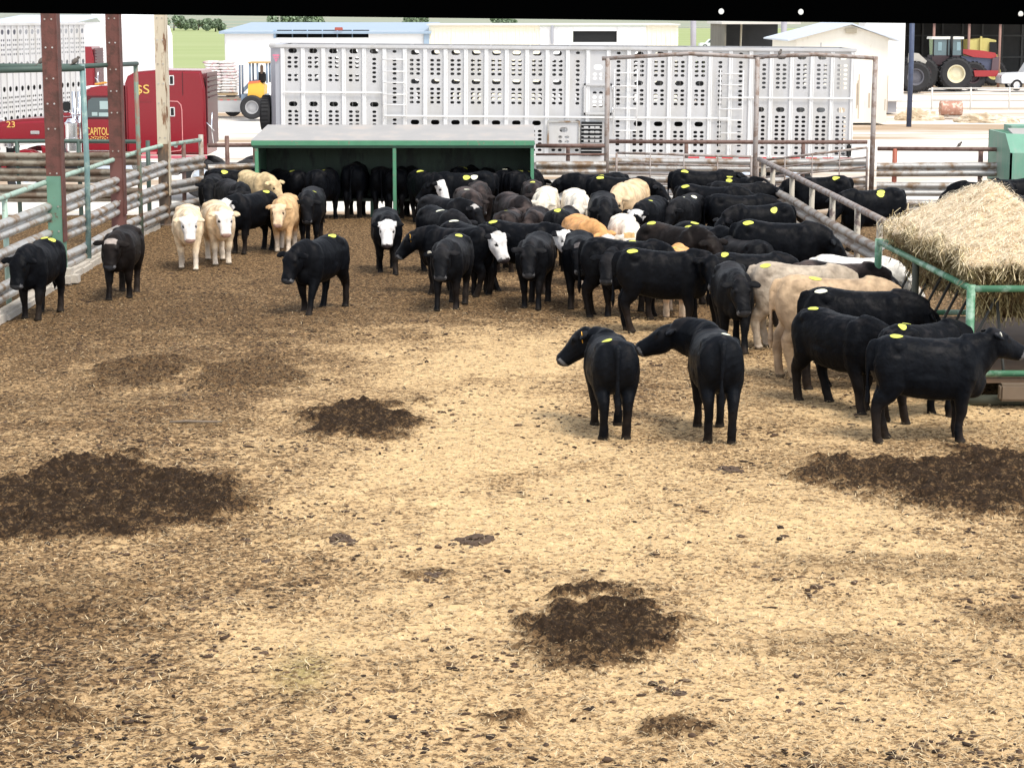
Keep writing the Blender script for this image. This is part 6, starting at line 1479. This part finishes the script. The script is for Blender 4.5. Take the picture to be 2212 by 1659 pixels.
('T', 1012, 485, -54, -44, 14, 58, dict(BF, poll=(.5, .48, .45)), (0, 0, 0, .1), [('w', -.45, .05, .8)], None, 1.02, 'black cow with a long white face in the centre front of the crowd'),
('T', 986, 488, 158, 186, 8, 48, BK, (0, 0, .1, 0), [], 'o', 1.02, 'black cow facing left behind the front calf with an orange ear tag'),
('F', 976, 664, -101, -98, 4, 58, BD, WK2, [('y', -.35, .04, 0)], 'e', .98, 'front black calf with a white ear tag and one yellow sticker'),
('T', 955, 453, -60, -50, 0, 50, BD, (0, 0, 0, 0), [('w', .05, 0, .8)], None, 1.02, 'black cow behind the left facing one with a white spot on its back'),
('T', 962, 425, -45, -30, 5, 50, dict(BD, poll=(.4, .38, .36)), (0, 0, 0, 0), [], None, .98, 'dark cow further back with a pale streak on its head'),
('T', 1012, 406, -80, -70, -4, 55, GR, (0, 0, 0, 0), [('w', -.1, 0, .4)], None, .98, 'dusty dark calf in front of the long black cow at the bunk'),
('T', 1036, 395, -84, -88, -10, 50, GR, (0, 0, 0, 0), [], None, .96, 'dusty grey brown back just left of the right half of the bunk'),
('F', 836, 588, -84, -90, 6, 60, BF, WK, [], None, .98, 'black calf with a bold white face walking alone left of the crowd'),
('F', 690, 672, 246, 238, 2, 60, BK, WK, [('y', -.42, .0, 0)], None, 1.0, 'black calf walking left alone in the open middle with a yellow sticker'),
('T', 1770, 381, 178, 178, -18, 40, BK, (0, 0, 0, 0), [('y', -.40, 0, 0)], None, 1.05, 'black cow side on beyond the slanting divider fence by the gate'),
('T', 1885, 412, 198, 222, 4, 48, BK, (0, 0, 0, 0), [('y', -.15, 0, 0), ('y', -.1, .2, 0)], None, 1.05, 'black cow with two stickers beyond the divider left of the hay'),
('T', 2125, 391, 172, 180, -20, 45, BK, (0, 0, 0, 0), [], None, 1.0, 'black cow back showing behind the top of the hay'),
('T', 2190, 385, -170, -150, 5, 45, BK, (0, 0, 0, 0), [], None, 1.0, 'black cow at the right edge in front of the green box'),
('T', 2185, 427, 60, 60, -20, 45, BK, (0, 0, 0, 0), [('y', -.45, .05, 0)], None, 1.0, 'black back with one sticker at the right edge behind the hay'),
('T', 2030, 640, 5, 10, -20, 45, BK, (0, 0, 0, 0), [], None, 1.0, 'hidden dark cow with its head under the hay at the feeder') if False else None,
]
COWS = [c for c in COWS if c]
for i, (mode, x, y, hd, hw, npi, hp, coat, st, stk, et, sc, lab) in enumerate(COWS):
    sc *= 1.03
    if mode == 'F': p = P(x, y, 0)
    else: p = P(x, y, 1.17*sc); p.z = 0
    hy = (hw-hd+180) % 360-180
    near = p.y < 33
    rr = random.Random(i*7+1)
    nl = 1.55 if 'sniff' in lab else .86
    pose = dict(nl=nl, np_=npi, hy=hy, hp=hp, st=tuple(s+rr.uniform(-.07, .07) for s in st), fat=rr.uniform(.94, 1.06), tail=rr.uniform(-1, 1), seed=i)
    me, H = cow_mesh('cow', pose, coat, .016 if near else .020)
    o = bpy.data.objects.new('cow', me); C.objects.link(o); o.location = (p.x, p.y, -.018); o.rotation_euler = (0, 0, R(hd)); o.scale = (sc*.93, sc*rr.uniform(.98, 1.07), sc*rr.uniform(.98, 1.03))
    tag(o, lab, 'cow', 'cattle in the pen')
    if stk or et:
        vs = np.zeros(len(me.vertices)*3, np.float32); me.vertices.foreach_get('co', vs); vs = vs.reshape(-1, 3)
        bvh = BVHTree.FromPolygons([Vector(v) for v in vs.tolist()], [tuple(q.vertices) for q in me.polygons])
        cv = Vector((-p.x, -p.y, 0)); cv.rotate(Matrix.Rotation(-R(hd), 3, 'Z')); cv.normalize()
        for (k, sx, sy, ro) in stk:
            sx = sx*.9; sy = max(-.19, min(.19, sy*.75+.15*cv.y)); sx += .03*cv.x
            mb = patch_mesh(bvh, sx, sy, (.08 if near else .085), (.052 if near else .06), ro)
            if mb: mb.build('back_sticker', tagm[k], o)
        if et:
            s = 1 if et == 'o' else 1
            side = 1
            if lab.startswith('nearest'): side = -1
            if lab.startswith('front black calf'): side = -1
            e = H['poll']+H['S']*side*.19+H['F']*(-.01)+H['U']*.0
            M = Matrix((( *H['S'],), (*H['F'],), (*H['U'],))).transposed().to_4x4() if False else None
            mb = MB(); nrm = Vector(H['U']*.6+H['F']*.8).normalized()
            mb.disc(Vector(e)+nrm*.03, nrm, .04 if et == 'o' else .033, .008, 14)
            if et == 'o': mb.disc(Vector(e)+nrm*.028+Vector((0, 0, -.06)), nrm, .045, .008, 4)
            mb.build('ear_tag', tagm['e' if et == 'e' else 'o'], o)
